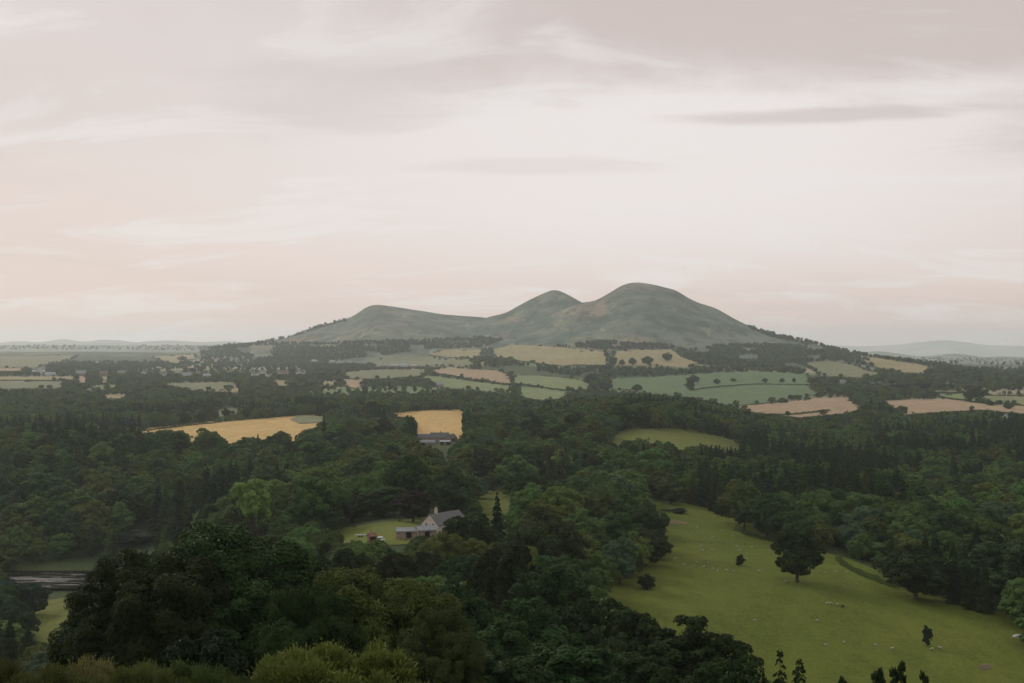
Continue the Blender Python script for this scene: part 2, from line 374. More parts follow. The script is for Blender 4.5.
FAR = [
 ('hay_field', [(0-60, 357), (30, 356.5), (78, 355.5), (72, 359), (55, 363), (36, 368), (-60, 368)], M_OLIVE),
 ('stubble_field', [(-60, 368.5), (26, 368.5), (22, 371.5), (-60, 371.5)], M_STUB),
 ('stubble_field', [(-60, 377.5), (75, 377), (76, 380.5), (-60, 381)], M_TAN),
 ('hay_field', [(-60, 382), (66, 382), (66, 386), (56, 389), (-60, 389)], M_OLIVE),
 ('stubble_field', [(77, 376.5), (86, 376.5), (86, 383), (77, 383)], M_STUB),
 ('stubble_field', [(100, 377), (108, 377), (108, 383), (101, 383)], M_TAN),
 ('meadow', [(84, 390), (100, 386), (118, 385), (115, 388), (95, 391)], M_YGREEN),
 ('stubble_field', [(104, 395.5), (124, 395), (128, 397), (122, 399), (106, 398.5)], M_TAN),
 ('hay_field', [(150, 357), (195, 355), (196, 359), (178, 364), (166, 362)], M_TAN),
 ('hay_field', [(162, 384), (225, 382.5), (240, 384), (232, 388), (218, 392), (190, 389.5)], M_OLIVE),
 ('stubble_field', [(220, 391.5), (234, 388), (241, 389), (240, 393)], M_TAN),
 ('stubble_field', [(214, 411), (225, 409), (240, 408.5), (238, 414), (214, 418)], M_OLIVE),
 ('hay_field', [(373, 361), (395, 357.5), (430, 356.5), (471, 359.5), (470, 367.5), (430, 366.5), (374, 367)], M_OLIVE),
 ('stubble_field', [(428, 355), (445, 350), (481, 350), (480, 358), (455, 358)], M_TAN),
 ('hay_field', [(343, 373), (370, 370.5), (428, 370.5), (425, 376), (380, 379), (345, 379)], M_OLIVE),
 ('stubble_field', [(432, 371), (450, 368), (500, 371.5), (509, 375), (511, 384.5), (480, 381), (440, 374.5)], M_STUB),
 ('meadow', [(421, 376), (440, 377), (470, 381.5), (512, 386.5), (512, 394), (470, 390), (440, 388), (432, 386)], M_YGREEN),
 ('stubble_field', [(340, 381), (363, 380), (361, 388), (350, 389)], M_STUB),
 ('stubble_field', [(273, 381), (288, 380.5), (288, 386), (274, 386)], M_TAN),
 ('stubble_field', [(318, 383), (337, 381), (336, 384.5), (320, 386)], M_TAN),
 ('stubble_field', [(492, 350), (512, 345), (540, 346), (575, 349), (606, 352), (606, 365), (560, 366), (512, 360), (494, 357)], M_TAN),
 ('stubble_field', [(614, 352), (640, 350.5), (672, 350), (682, 358), (698, 363), (690, 368), (650, 367), (614, 366)], M_TAN),
 ('meadow', [(514, 375.5), (540, 376), (575, 380), (590, 383), (588, 389), (570, 391), (530, 386), (514, 383.5)], M_YGREEN),
 ('meadow', [(517, 386.5), (545, 389.5), (568, 393), (566, 398), (540, 401), (519, 396)], M_YGREEN),
 ('crop_field', [(607, 379.5), (660, 377), (720, 373), (768, 372), (806, 375), (808, 381), (818, 395), (780, 402), (732, 406), (690, 398), (640, 392), (610, 389)], M_GREEN),
 ('stubble_field', [(732, 407), (780, 403.5), (820, 397.5), (845, 398), (862, 408), (850, 413), (800, 418), (750, 412)], M_STUB),
 ('stubble_field', [(884, 401), (940, 399), (1000, 397.5), (1090, 399), (1090, 416), (1024, 414), (980, 410), (905, 415)], M_STUB),
 ('meadow', [(940, 391), (968, 389.5), (1000, 392), (1090, 397), (1090, 399.3), (1030, 399.5), (975, 396.5), (940, 397)], M_YGREEN),
 ('hay_field', [(866, 385.5), (900, 384.5), (960, 387.5), (965, 388.5), (900, 387)], M_OLIVE),
 ('stubble_field', [(985, 390), (1090, 394), (1090, 396.5), (988, 391.8)], M_TAN),
 ('rough_pasture', [(858, 356), (880, 358.8), (928, 366.5), (926, 374), (895, 372), (872, 366)], M_TAN),
 ('rough_pasture', [(806, 363), (830, 361), (862, 368), (880, 374), (860, 378), (820, 376)], M_OLIVE),
]
for nm, poly, m in FAR: field(nm, poly, m, 1500, 7, 1.2)
# bare soil in the pasture, bracken by the far bush
field('bare_soil', [(978, 667), (984, 664.5), (991, 665.5), (993, 668), (987, 670.5), (980, 670)], M_SOIL, 270, 3, 1, open_=False, lift=1.6)
field('bracken', [(655, 519), (664, 518), (676, 521), (688, 523.5), (690, 525.5), (672, 525), (660, 524)], M_BRACK, 270, 3, 1, open_=False, lift=1.6)
# bracken patch and track marks in the pasture
# river
m, nt, b = mat('river_water'); b.inputs['Roughness'].default_value = .3; b.inputs['Specular IOR Level'].default_value = .2
n = noise(nt, .10, 5, .65, (.35, 1.9, 1), .15, 1.2)
nt.links.new(mixc(nt, ramp(nt, n, .52, .66), (.018, .017, .013), (.085, .075, .068)), b.inputs['Base Color'])
nt.links.new(ramp(nt, n, .5, .64, .05, .7), b.inputs['Roughness'])
bp = nt.nodes.new('ShaderNodeBump'); bp.inputs['Strength'].default_value = .1; bp.inputs['Distance'].default_value = .06
nt.links.new(noise(nt, .7, 3, .6), bp.inputs['Height']); nt.links.new(bp.outputs[0], b.inputs['Normal'])
bm = bmesh.new()
pts = []
for k in range(41):
    x = -330+k*8.0; yc = 560+6*math.sin(x*.02)+(x+200)*.05
    pts.append((x, yc-26, yc+26))
lo_ = [bm.verts.new((p[0], p[1]+6, ZC-112.0)) for p in pts]; hi_ = [bm.verts.new((p[0], p[2]-4, ZC-112.0)) for p in pts]
for k in range(40): bm.faces.new((lo_[k], lo_[k+1], hi_[k+1], hi_[k]))
me = bpy.data.meshes.new('river'); bm.to_mesh(me); bm.free(); me.materials.append(m)
struct(link('river', me))

# ------------------------------------------------------------------ foliage geometry
def unit(v): return v/np.maximum(np.linalg.norm(v, axis=-1, keepdims=True), 1e-9)
def rand_dir(r, n): return unit(r.normal(size=(n, 3)))
def leaf_quads(r, P, Nn, s, asp=.62):
    n = len(P); a = unit(np.cross(Nn, rand_dir(r, n))); b_ = np.cross(Nn, a)
    s = (s*r.uniform(.5, 1.5, n))[:, None]
    k = r.uniform(.25, .45, (n, 1))
    bend = Nn*s*.18
    V = np.stack([P-a*s*.5, P+b_*s*.5*asp+a*s*(k-.35)+bend, P+a*s*.5, P-b_*s*.5*asp+a*s*(k-.35)+bend], 1).reshape(-1, 3)
    return V, np.arange(4*n).reshape(-1, 4)
def tube(path, radii, sides=7):
    path = np.array(path, float); V = []; Q = []
    for i, p in enumerate(path):
        t = path[min(i+1, len(path)-1)]-path[max(i-1, 0)]; t = t/np.linalg.norm(t)
        a = np.cross(t, (.31, .95, .1)); a /= np.linalg.norm(a); b_ = np.cross(t, a)
        for k in range(sides):
            w = 2*PI*k/sides; V.append(p+(a*math.cos(w)+b_*math.sin(w))*radii[i])
    for i in range(len(path)-1):
        for k in range(sides):
            k2 = (k+1) % sides; Q.append((i*sides+k, i*sides+k2, (i+1)*sides+k2, (i+1)*sides+k))
    return np.array(V), np.array(Q)
def join(parts):
    V = []; Q = []; o = 0
    for v, q in parts: V.append(v); Q.append(q+o); o += len(v)
    return np.concatenate(V), np.concatenate(Q)
def broadleaf(seed, n, leaf, Ht=18., W=15., lobes=13, low=.14, up=.25, lumps=15, narrow=1.0, edge=.0):
    r = np.random.default_rng(seed); R = W/2; zc = Ht*(.5+low/2); rz = Ht*(1-low)/2
    L = []; lob_r = []
    for i in range(lobes):
        z = 1-2*(i+.5)/lobes; a = i*2.39996+r.uniform(-.5, .5); z = np.clip(z+r.uniform(-.15, .15), -.95, 1)
        q = math.sqrt(max(0, 1-z*z)); k = r.uniform(.50, .74)
        egg = 1.0 if z > -.2 else .88
        L.append((math.cos(a)*q*R*k*egg, math.sin(a)*q*R*k*egg, zc+z*rz*k*1.02)); lob_r.append(R*r.uniform(.30, .46)*(1 if narrow == 1 else narrow))
    L.append((0, 0, zc)); lob_r.append(R*.55)
    L = np.array(L); lob_r = np.array(lob_r)
    cp = []; crr = []; cd_ = []; cl = []
    for i in range(len(L)):
        for k in range(lumps):
            d = rand_dir(r, 1)[0]; out = unit((L[i]-np.array((0, 0, zc-.1*Ht)))[None])[0]
            d = unit((d+out*.45+np.array((0, 0, .3)))[None])[0]
            cp.append(L[i]+d*lob_r[i]*r.uniform(.65, 1.0)*np.array((1, 1, .85))); crr.append(lob_r[i]*r.uniform(.20, .38)); cd_.append(d); cl.append(i)
    cp = np.array(cp); crr = np.array(crr); cd_ = np.array(cd_)
    w = crr**2; w /= w.sum(); n1 = int(n*.8)
    k = r.choice(len(cp), n1, p=w)
    d = unit(rand_dir(r, n1)+cd_[k]*.55+np.array((0, 0, .2)))
    P = cp[k]+d*crr[k][:, None]*(r.uniform(.25, 1.08, n1)**.5)[:, None]*np.array((1, 1, .85))
    out_ = unit(cp[k]-np.array((0, 0, zc-.25*Ht)))
    Nn = unit(d*.85+out_*.35+rand_dir(r, n1)*.38+np.array((0, 0, up)))
    n2 = n-n1; w2 = lob_r**2; w2 /= w2.sum(); k2 = r.choice(len(L), n2, p=w2); d2 = rand_dir(r, n2)
    P2 = L[k2]+d2*lob_r[k2][:, None]*r.uniform(.25, .78, n2)[:, None]
    P = np.concatenate([P, P2]); Nn = np.concatenate([Nn, unit(d2+rand_dir(r, n2)*.6)])
    P[:, 2] = np.maximum(P[:, 2], Ht*.03+r.uniform(0, .5, len(P)))
    crown = leaf_quads(r, P, Nn, leaf)
    parts = []
    tr = Ht*.022+.04
    top = zc+.15*Ht
    parts.append(tube([(0, 0, -.8), (0, 0, 0), (.1, .05, Ht*.12), (.15, -.1, Ht*.3), (0, .1, top)], [tr*1.7, tr*1.35, tr, tr*.85, tr*.25]))
    for i in range(len(L)-1):
        s = np.array((0.1, 0, Ht*r.uniform(.12, .32))); e_ = L[i]; mid = (s+e_)/2+np.array((0, 0, -Ht*.03))+r.normal(size=3)*.3
        parts.append(tube([s, mid, e_], [tr*.5, tr*.32, tr*.1], 5))
    return crown, join(parts), W, Ht
def conifer(seed, n, leaf, Ht=22., W=8., low=.06, droop=.35, tip=.85):
    r = np.random.default_rng(seed); nb = 90
    bt = np.sort(r.uniform(low, .985, nb)); ba = np.arange(nb)*2.39996+r.uniform(-.4, .4, nb)
    bl = W/2*np.power(1-bt, tip)*r.uniform(.72, 1.12, nb)+.15
    w = bl**1.25; w /= w.sum(); k = r.choice(nb, n, p=w)
    t = r.uniform(.08, 1, n)**.7
    side = r.normal(size=n)*.16*bl[k]*(1.15-t)
    ca, sa = np.cos(ba[k]), np.sin(ba[k])
    P = np.stack([ca*bl[k]*t-sa*side, sa*bl[k]*t+ca*side, bt[k]*Ht-droop*bl[k]*t*t+r.normal(size=n)*.12*(W/8)-np.abs(side)*.3], 1)
    Nn = unit(np.stack([ca*.35, sa*.35, np.full(n, .85)], 1)+rand_dir(r, n)*.55)
    P[:, 2] = np.maximum(P[:, 2], .2)
    crown = leaf_quads(r, P, Nn, leaf, .5)
    tr = Ht*.013
    parts = [tube([(0, 0, -.8), (0, 0, 0), (0, 0, Ht*.4), (0, 0, Ht*.97)], [tr*1.5, tr*1.2, tr*.8, .03])]
    for i in range(0, nb, 3):
        e_ = np.array((math.cos(ba[i])*bl[i]*.85, math.sin(ba[i])*bl[i]*.85, bt[i]*Ht-droop*bl[i]*.7))
        parts.append(tube([(0, 0, bt[i]*Ht), e_], [tr*.3, .02], 4))
    return crown, join(parts), W, Ht
def shrub(seed, n, leaf, Ht=2., W=4., asp=.3, lobes=16, spike=.5, lr_=(.18, .34), tops=(.55, 1.0)):
    r = np.random.default_rng(seed)
    a = r.uniform(0, 2*PI, lobes); q = np.sqrt(r.uniform(0, 1, lobes))*.72
    lr = r.uniform(*lr_, lobes)*W*.5
    L = np.stack([np.cos(a)*q*W/2, np.sin(a)*q*W/2, np.maximum(.1*Ht, (Ht-lr*.9)*(1-.55*q**2)*r.uniform(*tops, lobes))], 1)
    w = lr**2; w /= w.sum(); k = r.choice(lobes, n, p=w)
    d = rand_dir(r, n); d[:, 2] = np.abs(d[:, 2])*1.0-.25; d = unit(d)
    P = L[k]+d*lr[k][:, None]*(r.uniform(.3, 1.12, n)**.6)[:, None]
    fly = r.uniform(size=n) < .12; P[fly] += unit(d[fly]+np.array((0, 0, .8)))*(r.uniform(.05, .30, (fly.sum(), 1))*W*.11)
    P[:, 2] = np.clip(P[:, 2], .02, None)
    ax = unit(d+np.array((0, 0, .55))+rand_dir(r, n)*.5)
    Nn = unit(np.cross(ax, rand_dir(r, n))*spike+(d+rand_dir(r, n)*.4)*(1-spike))
    s = leaf*r.uniform(.6, 1.4, n)[:, None]; b_ = unit(np.cross(Nn, ax))
    V = np.stack([P-ax*s*.5, P+b_*s*.5*asp, P+ax*s*.5, P-b_*s*.5*asp], 1).reshape(-1, 3)
    parts = []
    for i in range(lobes):
        parts.append(tube([(r.normal()*.1*W*.3, r.normal()*.1*W*.3, -.1), L[i]*np.array((.5, .5, .6)), L[i]], [.05*Ht**.5, .03*Ht**.5, .01], 4))
    return (V, np.arange(4*n).reshape(-1, 4)), join(parts), W, Ht
class Proto: pass
def proto(kind, res):
    (cv, cq), (tv, tq), W, Ht = res
    p = Proto(); p.kind = kind
    ext = np.percentile(cv[:, :2], [.5, 99.5], axis=0); p.w = float((ext[1]-ext[0]).mean()); p.h = float(np.percentile(cv[:, 2], 99.9)); p.z0 = float(np.percentile(cv[:, 2], 1))
    p.crown = mesh_from(kind+'_crown', cv, cq, [LEAF]); p.trunk = mesh_from(kind+'_trunk', tv, tq, [BARK], smooth=True)
    p._cv, p._cq, p._tv, p._tq = cv, cq, tv, tq; p._one = None
    def one():
        if p._one is None:
            v, q = join([(p._cv, p._cq), (p._tv, p._tq)])
            p._one = mesh_from(kind, v, q, [LEAF, BARK], [0]*len(p._cq)+[1]*len(p._tq))
        return p._one
    p.one = one
    return p
NEAR = [proto('broadleaf_tree', broadleaf(101+i, 135000, .29, 20, 19, 19, .08, lumps=26)) for i in range(3)]
MID = [proto('broadleaf_tree', broadleaf(201+i, 26000, .52, 18, 16, 12+i, .06+.02*(i % 3), lumps=16)) for i in range(5)]
MFAR = [proto('broadleaf_tree', broadleaf(301+i, 8500, .85, 18, 14+(i % 3), 11+i, .05, lumps=12)) for i in range(5)]
FARP = [proto('broadleaf_tree', broadleaf(401+i, 1100, 1.9, 16, 14, 9+i, .03, lumps=8)) for i in range(4)]
CMID = [proto('conifer_tree', conifer(501+i, 16000, .55, 22, 8.5)) for i in range(2)]
CMF = [proto('conifer_tree', conifer(521+i, 5000, .9, 22, 8.5)) for i in range(3)]
CFAR = [proto('conifer_tree', conifer(541+i, 700, 1.9, 20, 8)) for i in range(2)]
COL = [proto('poplar_tree', broadleaf(601+i, 7000, .7, 20, 6, 12, .04, lumps=12, narrow=1.25)) for i in range(2)]

TALL = proto('broadleaf_tree', broadleaf(251, 34000, .5, 25, 13, 13, .42, lumps=16))
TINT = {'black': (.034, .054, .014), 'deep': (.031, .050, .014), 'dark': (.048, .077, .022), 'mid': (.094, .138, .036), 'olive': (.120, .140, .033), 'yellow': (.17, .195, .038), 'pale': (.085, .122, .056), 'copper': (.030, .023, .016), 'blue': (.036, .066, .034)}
placed = []    # dicts of every individual tree: x, y, radius
def plant(pr, x, y, h, w, tint, label, parts, group=None, rz=None, cat='tree', kind=None, sink=.25):
    z = float(Z(x, y))-sink
    s = (w/pr.w, w/pr.w, (h+sink)/pr.h); rz = random.uniform(0, 2*PI) if rz is None else rz
    col = TINT[tint] if isinstance(tint, str) else tint
    k = random.uniform(.9, 1.1); col = tuple(c*k for c in col)+(1,)
    nm = kind or pr.kind
    if parts:
        t = thing(nm, label, cat, (x, y, z), rz, group); t.scale = s
        a = link('trunk' if cat == 'tree' else 'stems', pr.trunk, t); c = link('crown' if cat == 'tree' else 'foliage', pr.crown, t); c.color = col
    else:
        t = link(nm, pr.one(), None, (x, y, z)); t.rotation_euler = (0, 0, rz); t.scale = s; t.color = col; tag(t, label, cat, group)
    placed.append((x, y, w/2))
    return t
REPORT = []
def hand(u, yt, D, wpx, pr, tint, label, parts=True, group=None, cat='tree', kind=None, rz=None):
    x = (u-CX)/F*D; z = float(Z(x, D)); top = ZC-(yt-CY)/F*D; h = top-z; w = wpx/F*D
    REPORT.append((round(u), D, round(h, 1), round(w, 1)))
    return plant(pr, x, D, max(h, 1.), w, tint, label, parts, group, rz, cat, kind)

# ------------------------------------------------------------------ trees one can point to
def M(i): return MID[i % 5]
def MF(i): return MFAR[i % 5]
hand(232, 528, 115, 205, NEAR[0], 'black', 'huge dark broad-crowned tree filling the lower left of the photo')
hand(142, 553, 106, 176, NEAR[1], 'black', 'dark spreading tree overlapping the left side of the huge dark tree')
hand(368, 571, 100, 150, NEAR[2], (.085, .102, .026), 'olive-topped tree leaning out right of the huge dark tree')
hand(440, 612, 88, 90, NEAR[0], (.062, .080, .024), 'lower olive-green tree beside the olive-topped tree, nearest the bottom edge')
hand(312, 585, 92, 110, NEAR[1], 'black', 'dark tree squeezed between the huge dark tree and the olive-topped tree')
hand(203, 632, 50, 95, MID[0], (.030, .048, .022), 'small spiky-topped young tree in front of the huge dark tree', kind='broadleaf_tree')
hand(14, 600, 412, 38, MID[1], (.036, .05, .02), 'tree with a pale bare trunk at the left edge above the gorse')
hand(34, 583, 478, 30, MID[2], (.04, .06, .035), 'rounded grey-green bushy tree between the river and the left edge')
hand(10, 579, 468, 38, MID[4], (.04, .06, .035), 'pale grey-green tree cut by the left edge just below the river')
hand(137, 530, 640, 40, MID[3], (.05, .075, .04), 'round pale tree standing alone on the river bank, left of the huge dark tree')
# lower middle
hand(505, 545, 240, 78, MID[0], 'deep', 'tall dark tree in the hollow below the cottage, left of the round wood')
hand(548, 566, 215, 92, MID[1], 'deep', 'broad dark tree in the hollow at the foot of the round wood')
hand(462, 585, 185, 92, MID[2], 'deep', 'dark rounded tree in the hollow, behind the olive-topped tree')
hand(525, 600, 165, 104, MID[3], 'deep', 'wide dark tree in the middle of the hollow, lower centre')
hand(592, 598, 175, 80, MID[4], 'deep', 'dark tree in the hollow touching the left corner of the sheep pasture')
hand(572, 645, 125, 120, MID[0], 'deep', 'deep green tree at the bottom edge, centre of the hollow')
hand(490, 652, 118, 112, MID[1], 'deep', 'deep green tree at the bottom edge right of the lower olive-green tree')
hand(640, 612, 152, 84, MID[2], (.042, .058, .02), 'mid-green tree on the near edge of the sheep pasture, left of the twin-domed one')
hand(694, 617, 150, 112, MID[3], 'deep', 'twin-domed dark tree overlapping the near corner of the sheep pasture')
hand(735, 657, 122, 70, MID[4], 'deep', 'low dark tree at the bottom edge under the twin-domed tree')
hand(645, 655, 118, 90, MID[1], 'deep', 'low dark tree at the bottom edge left of the twin-domed tree')
hand(420, 588, 215, 70, MID[3], 'deep', 'dark tree peeping over the olive-topped tree, below the cottage')
hand(303, 556, 285, 66, MID[4], 'deep', 'rounded dark tree behind the huge dark tree, below the lawn')
hand(352, 549, 300, 58, MID[0], 'deep', 'dark round tree just below the white van')
hand(396, 553, 305, 50, MID[1], (.042, .055, .02), 'olive-tinged tree just below the grey-roofed byre')
hand(428, 553, 320, 48, MID[2], 'deep', 'dark tree just below the cottage')
hand(270, 545, 320, 60, MID[3], 'deep', 'dark tree below the yellow-green tree, at the left end of the lawn')
hand(461, 555, 300, 60, MID[4], 'deep', 'dark leafy tree below the cottage and left of the tall spruce')
hand(469, 513.5, 372, 60, MID[0], 'black', 'very dark round tree hiding the right half of the cottage')
hand(497, 493, 392, 22, CMID[0], 'blue', 'tall narrow spruce standing right of the cottage')
# round wood left of the pasture
G = 'trees of the round wood left of the sheep pasture'
for (u, yt, D, w, k, t, lab) in [
 (528, 488, 462, 50, 0, 'mid', 'tree at the upper left end of the round wood, beside the tall spruce'),
 (560, 486, 450, 52, 1, 'olive', 'olive-topped tree on the back edge of the round wood'),
 (594, 489, 475, 50, 2, 'mid', 'tree in the middle of the back edge of the round wood'),
 (625, 493, 475, 48, 3, 'dark', 'dark tree on the back edge of the round wood, right of the middle'),
 (646, 503, 455, 40, 4, 'dark', 'dark tree on the right shoulder of the round wood'),
 (545, 506, 400, 52, 2, (.062, .075, .025), 'olive-green tree in the upper left of the round wood'),
 (582, 509, 420, 50, 3, 'mid', 'tree in the heart of the round wood, below its back edge'),
 (618, 512, 435, 50, 0, 'dark', 'dark tree in the right half of the round wood'),
 (646, 528, 430, 42, 1, 'dark', 'dark tree bulging into the pasture from the round wood'),
 (525, 525, 350, 52, 4, 'dark', 'dark tree at the left foot of the round wood, below the tall spruce'),
 (562, 530, 345, 58, 0, 'dark', 'dark tree low in the middle of the round wood'),
 (602, 535, 402, 46, 2, 'dark', 'dark tree low in the right half of the round wood'),
 (628, 543, 424, 36, 4, 'dark', 'lowest tree of the right side of the round wood, its shade on the pasture'),
 (568, 556, 322, 56, 1, 'dark', 'dark tree on the near edge of the round wood above the pasture corner'),
 (543, 556, 300, 62, 3, 'dark', 'dark tree on the near left edge of the round wood')]:
    hand(u, yt, D, w, M(k), t, lab, True, G)
# around the cottage
hand(316, 476, 478, 62, MID[1], (.060, .100, .026), 'big rounded fresh-green tree behind the left end of the lawn')
hand(254, 479, 452, 40, TALL, (.16, .195, .045), 'bright yellow-green tree standing above the lower wood')
hand(283, 493, 500, 36, MID[0], 'mid', 'green tree between the yellow-green tree and the big rounded one')
hand(352, 488, 505, 40, MID[3], 'dark', 'dark tree on the lawn edge right of the big rounded fresh-green tree')
hand(384, 486, 500, 44, MID[4], 'dark', 'dark tree behind the lawn, left of the copper-leaved tree')
hand(413, 491, 470, 40, MID[0], 'copper', 'nearly black copper-leaved tree just behind the cottage gable')
hand(450, 469, 490, 46, MID[1], (.05, .078, .028), 'tall green tree rising behind the cottage roof')
hand(232, 516, 440, 40, MID[4], 'dark', 'dark tree at the foot of the yellow-green tree')
# pasture trees
hand(797, 527, 403, 50, MID[0], 'black', 'solitary dark oak with a stout trunk out in the sheep pasture')
hand(916, 544, 388, 64, MID[3], 'black', 'broad dark tree on the right edge of the sheep pasture, shading the grass')
hand(1008, 541, 384, 84, MID[0], (.04, .06, .022), 'large green tree at the right edge of the photo beside the pasture')
hand(962, 560, 420, 46, MID[1], 'dark', 'dark tree between the broad pasture tree and the large one at the right edge')
hand(868, 541, 468, 42, MID[4], 'mid', 'fresh green tree behind the hedge on the far side of the pasture')
hand(838, 527, 500, 40, MID[0], 'dark', 'dark tree behind the hedge, right of the solitary oak')
hand(893, 553, 445, 34, MID[2], 'dark', 'small dark tree tucked against the left of the broad pasture tree')
hand(776, 506, 560, 46, MID[1], 'dark', 'dark tree at the top right corner of the pasture')
hand(757, 508, 580, 34, MID[4], 'dark', 'dark tree overhanging the upper fence corner of the pasture')
hand(740, 554.5, 433, 9, MFAR[0], 'black', 'small round-headed tree alone in the middle of the pasture')
hand(647, 574, 385, 18, MFAR[1], 'black', 'round dark hawthorn bush on the left side of the pasture', cat='bush', kind='hawthorn_bush')
hand(927, 625.5, 333, 10, MFAR[0], (.03, .05, .025), 'young sapling alone in the lower right of the pasture')
hand(680, 507.5, 592, 15, MFAR[3], (.045, .065, .035), 'grey-green bush on the bracken bank at the top of the pasture', cat='bush', kind='field_bush')
hand(667, 509, 600, 14, MFAR[4], (.045, .06, .03), 'low bush left of the grey-green bush at the top of the pasture', cat='bush', kind='field_bush')
# slender pale spires
hand(549, 445, 690, 12, COL[0], (.085, .10, .035), 'left one of two slender pale green spires in the central wood', True, None)
hand(565, 441, 690, 13, COL[1], (.085, .10, .035), 'right one of two slender pale green spires in the central wood', True, None)
hand(480, 447, 720, 22, COL[0], (.06, .085, .035), 'tapering green tree right of the farm at the edge of the barley')
# row in front of the left barley field
G = 'trees along the near edge of the left barley field'
for (u, yt, D, w, pr, t, lab) in [
 (162, 430.5, 985, 24, MF(0), 'mid', 'first round tree from the left along the barley edge'),
 (180, 430, 975, 20, MF(1), 'mid', 'second tree from the left along the barley edge, in front of the stubble'),
 (207, 428.5, 960, 34, MF(2), 'mid', 'large domed tree against the left barley field'),
 (247, 437, 950, 32, MF(3), 'mid', 'round tree right of the large domed tree at the barley edge'),
 (282, 431, 955, 20, MF(4), 'mid', 'pointed tree below the grass patch in the left barley field'),
 (308, 433, 930, 26, MF(0), 'mid', 'tall tree at the right end of the left barley field'),
 (334, 424, 1000, 30, MF(1), 'mid', 'tree in the dark clump between the two barley fields, left end'),
 (357, 420, 1010, 32, MF(2), 'mid', 'tree in the dark clump between the two barley fields, middle'),
 (383, 417, 1020, 22, MF(3), 'dark', 'tree in the dark clump between the two barley fields, right end'),
 (409, 415.5, 1040, 15, MF(4), 'dark', 'domed tree in front of the right barley field, left of the farm')]:
    hand(u, yt, D, w, pr, t, lab, False, G)
hand(258, 434, 965, 7, CMF[0], 'dark', 'thin spruce poking up in front of the left barley field', False)
hand(324, 415, 985, 10, CMF[1], 'black', 'dark pointed conifer at the right end of the left barley field', False)
hand(467, 409, 1130, 12, MFAR[0], 'dark', 'narrow dark tree at the right end of the right barley field', False)

# ------------------------------------------------------------------ the woods: fill what is not open ground
def region(u, py, D):
    if D < 430:
        return ('in the lower hollow' if u > 440 else 'left of the cottage')
    if D > 1000: return 'on the wooded crest behind the meadow' if 560 < u < 760 else ('in the belt under the left fields' if u < 520 else 'in the belt under the right stubble')
    if u < 140: a = 'in the river wood, far left'
    elif u < 300: a = 'below the left barley field'
    elif u < 420: a = 'behind the cottage lawn'
    elif u < 520: a = 'between cottage and farm'
    elif u < 620: a = 'above the round wood'
    elif u < 740: a = 'below the central meadow'
    elif u < 860: a = 'beyond the solitary oak'
    else: a = 'beyond the pasture, far right'
    return a
HOUSES = [(39, 375.5, 7, 9), (50, 376.5, 6, 4), (81, 376.5, 6, 7), (104, 376.5, 5, 6), (122, 375.5, 4, 4), (144, 375.5, 3, 4), (164.5, 377, 3, 4), (178, 375, 4, 6), (187, 377, 5, 4), (207, 378.5, 4, 4),
 (255, 377, 4, 4), (263, 375, 4, 4), (269, 378.5, 3, 4), (283, 376, 6, 5), (301, 376, 5, 6), (314, 363, 4, 3), (332, 363.5, 4, 3), (384, 368, 6, 4), (395, 368.5, 6, 5), (404, 368.5, 6, 6), (414, 368.5, 5, 5), (440, 387.5, 4, 4), (843, 385, 3, 4)]
OMASK = None
def clear_mask():
    global OMASK
    gy, gx = np.mgrid[0:683, 0:1300]; OMASK = np.zeros((683, 1300), bool)
    for poly, lo in OPEN: OMASK |= inpoly(gx-130+.5, gy+.5, poly)
    for u, p, hw, hh in HOUSES: OMASK |= (np.abs(gx-130+.5-u) < hw) & (gy+.5 < p-hh*.35) & (gy+.5 > p-hh)
def clear_hit(u, yt, yb, wp, D):
    e_ = ell(u, yt, yb, wp)
    if e_ is None: return False
    m_ = e_[2]; o_ = OMASK[e_[0], e_[1]] & m_
    iy = int(yb); ix = int(u)+130
    if 0 <= iy < 683 and 0 <= ix < 1300 and OMASK[iy, ix]: return True
    if o_.sum() > .05*m_.sum()+.6: return True
    for fd, sl, fm in FEAT:
        if fd < D or u+wp < sl[1].start-130 or u-wp > sl[1].stop-130: continue
        fy, fx = sl; gy = (np.arange(fy.start, fy.stop)[:, None]-(yt+yb)/2)/((yb-yt)/2+.5); gx = (np.arange(fx.start, fx.stop)[None]-130-u)/(wp/2+.5)
        if ((gx*gx+gy*gy <= 1) & fm).sum() > .10*fm.sum(): return True
    return False
def ell(u, yt, yb, wp):
    x0, x1 = int(u-wp/2)+130, int(u+wp/2)+131; y0, y1 = int(yt), int(min(yb, yt+(yb-yt)*.9))+1
    x0, x1 = max(x0, 0), min(x1, 1300); y0, y1 = max(y0, 0), min(y1, 683)
    if x1 <= x0 or y1 <= y0: return None
    gy, gx = np.mgrid[y0:y1, x0:x1]
    m_ = ((gx-130-u)/(wp/2+.5))**2+((gy-(yt+yb)/2)/((yb-yt)/2+.5))**2 <= 1
    return (slice(y0, y1), slice(x0, x1), m_)
OPEN.append(([(350, 530), (362, 529), (395, 526), (416, 521), (430, 500), (452, 500), (452, 520), (440, 536), (420, 537), (400, 538), (386, 546), (366, 543)], 250))
OPEN.append(([(417, 430), (433, 427), (458, 431), (461, 438), (458, 444), (440, 449), (419, 446)], 900))
OPEN.append(([(443.5, 451), (448.5, 451), (448, 468), (443.5, 468)], 700))
FEAT = []
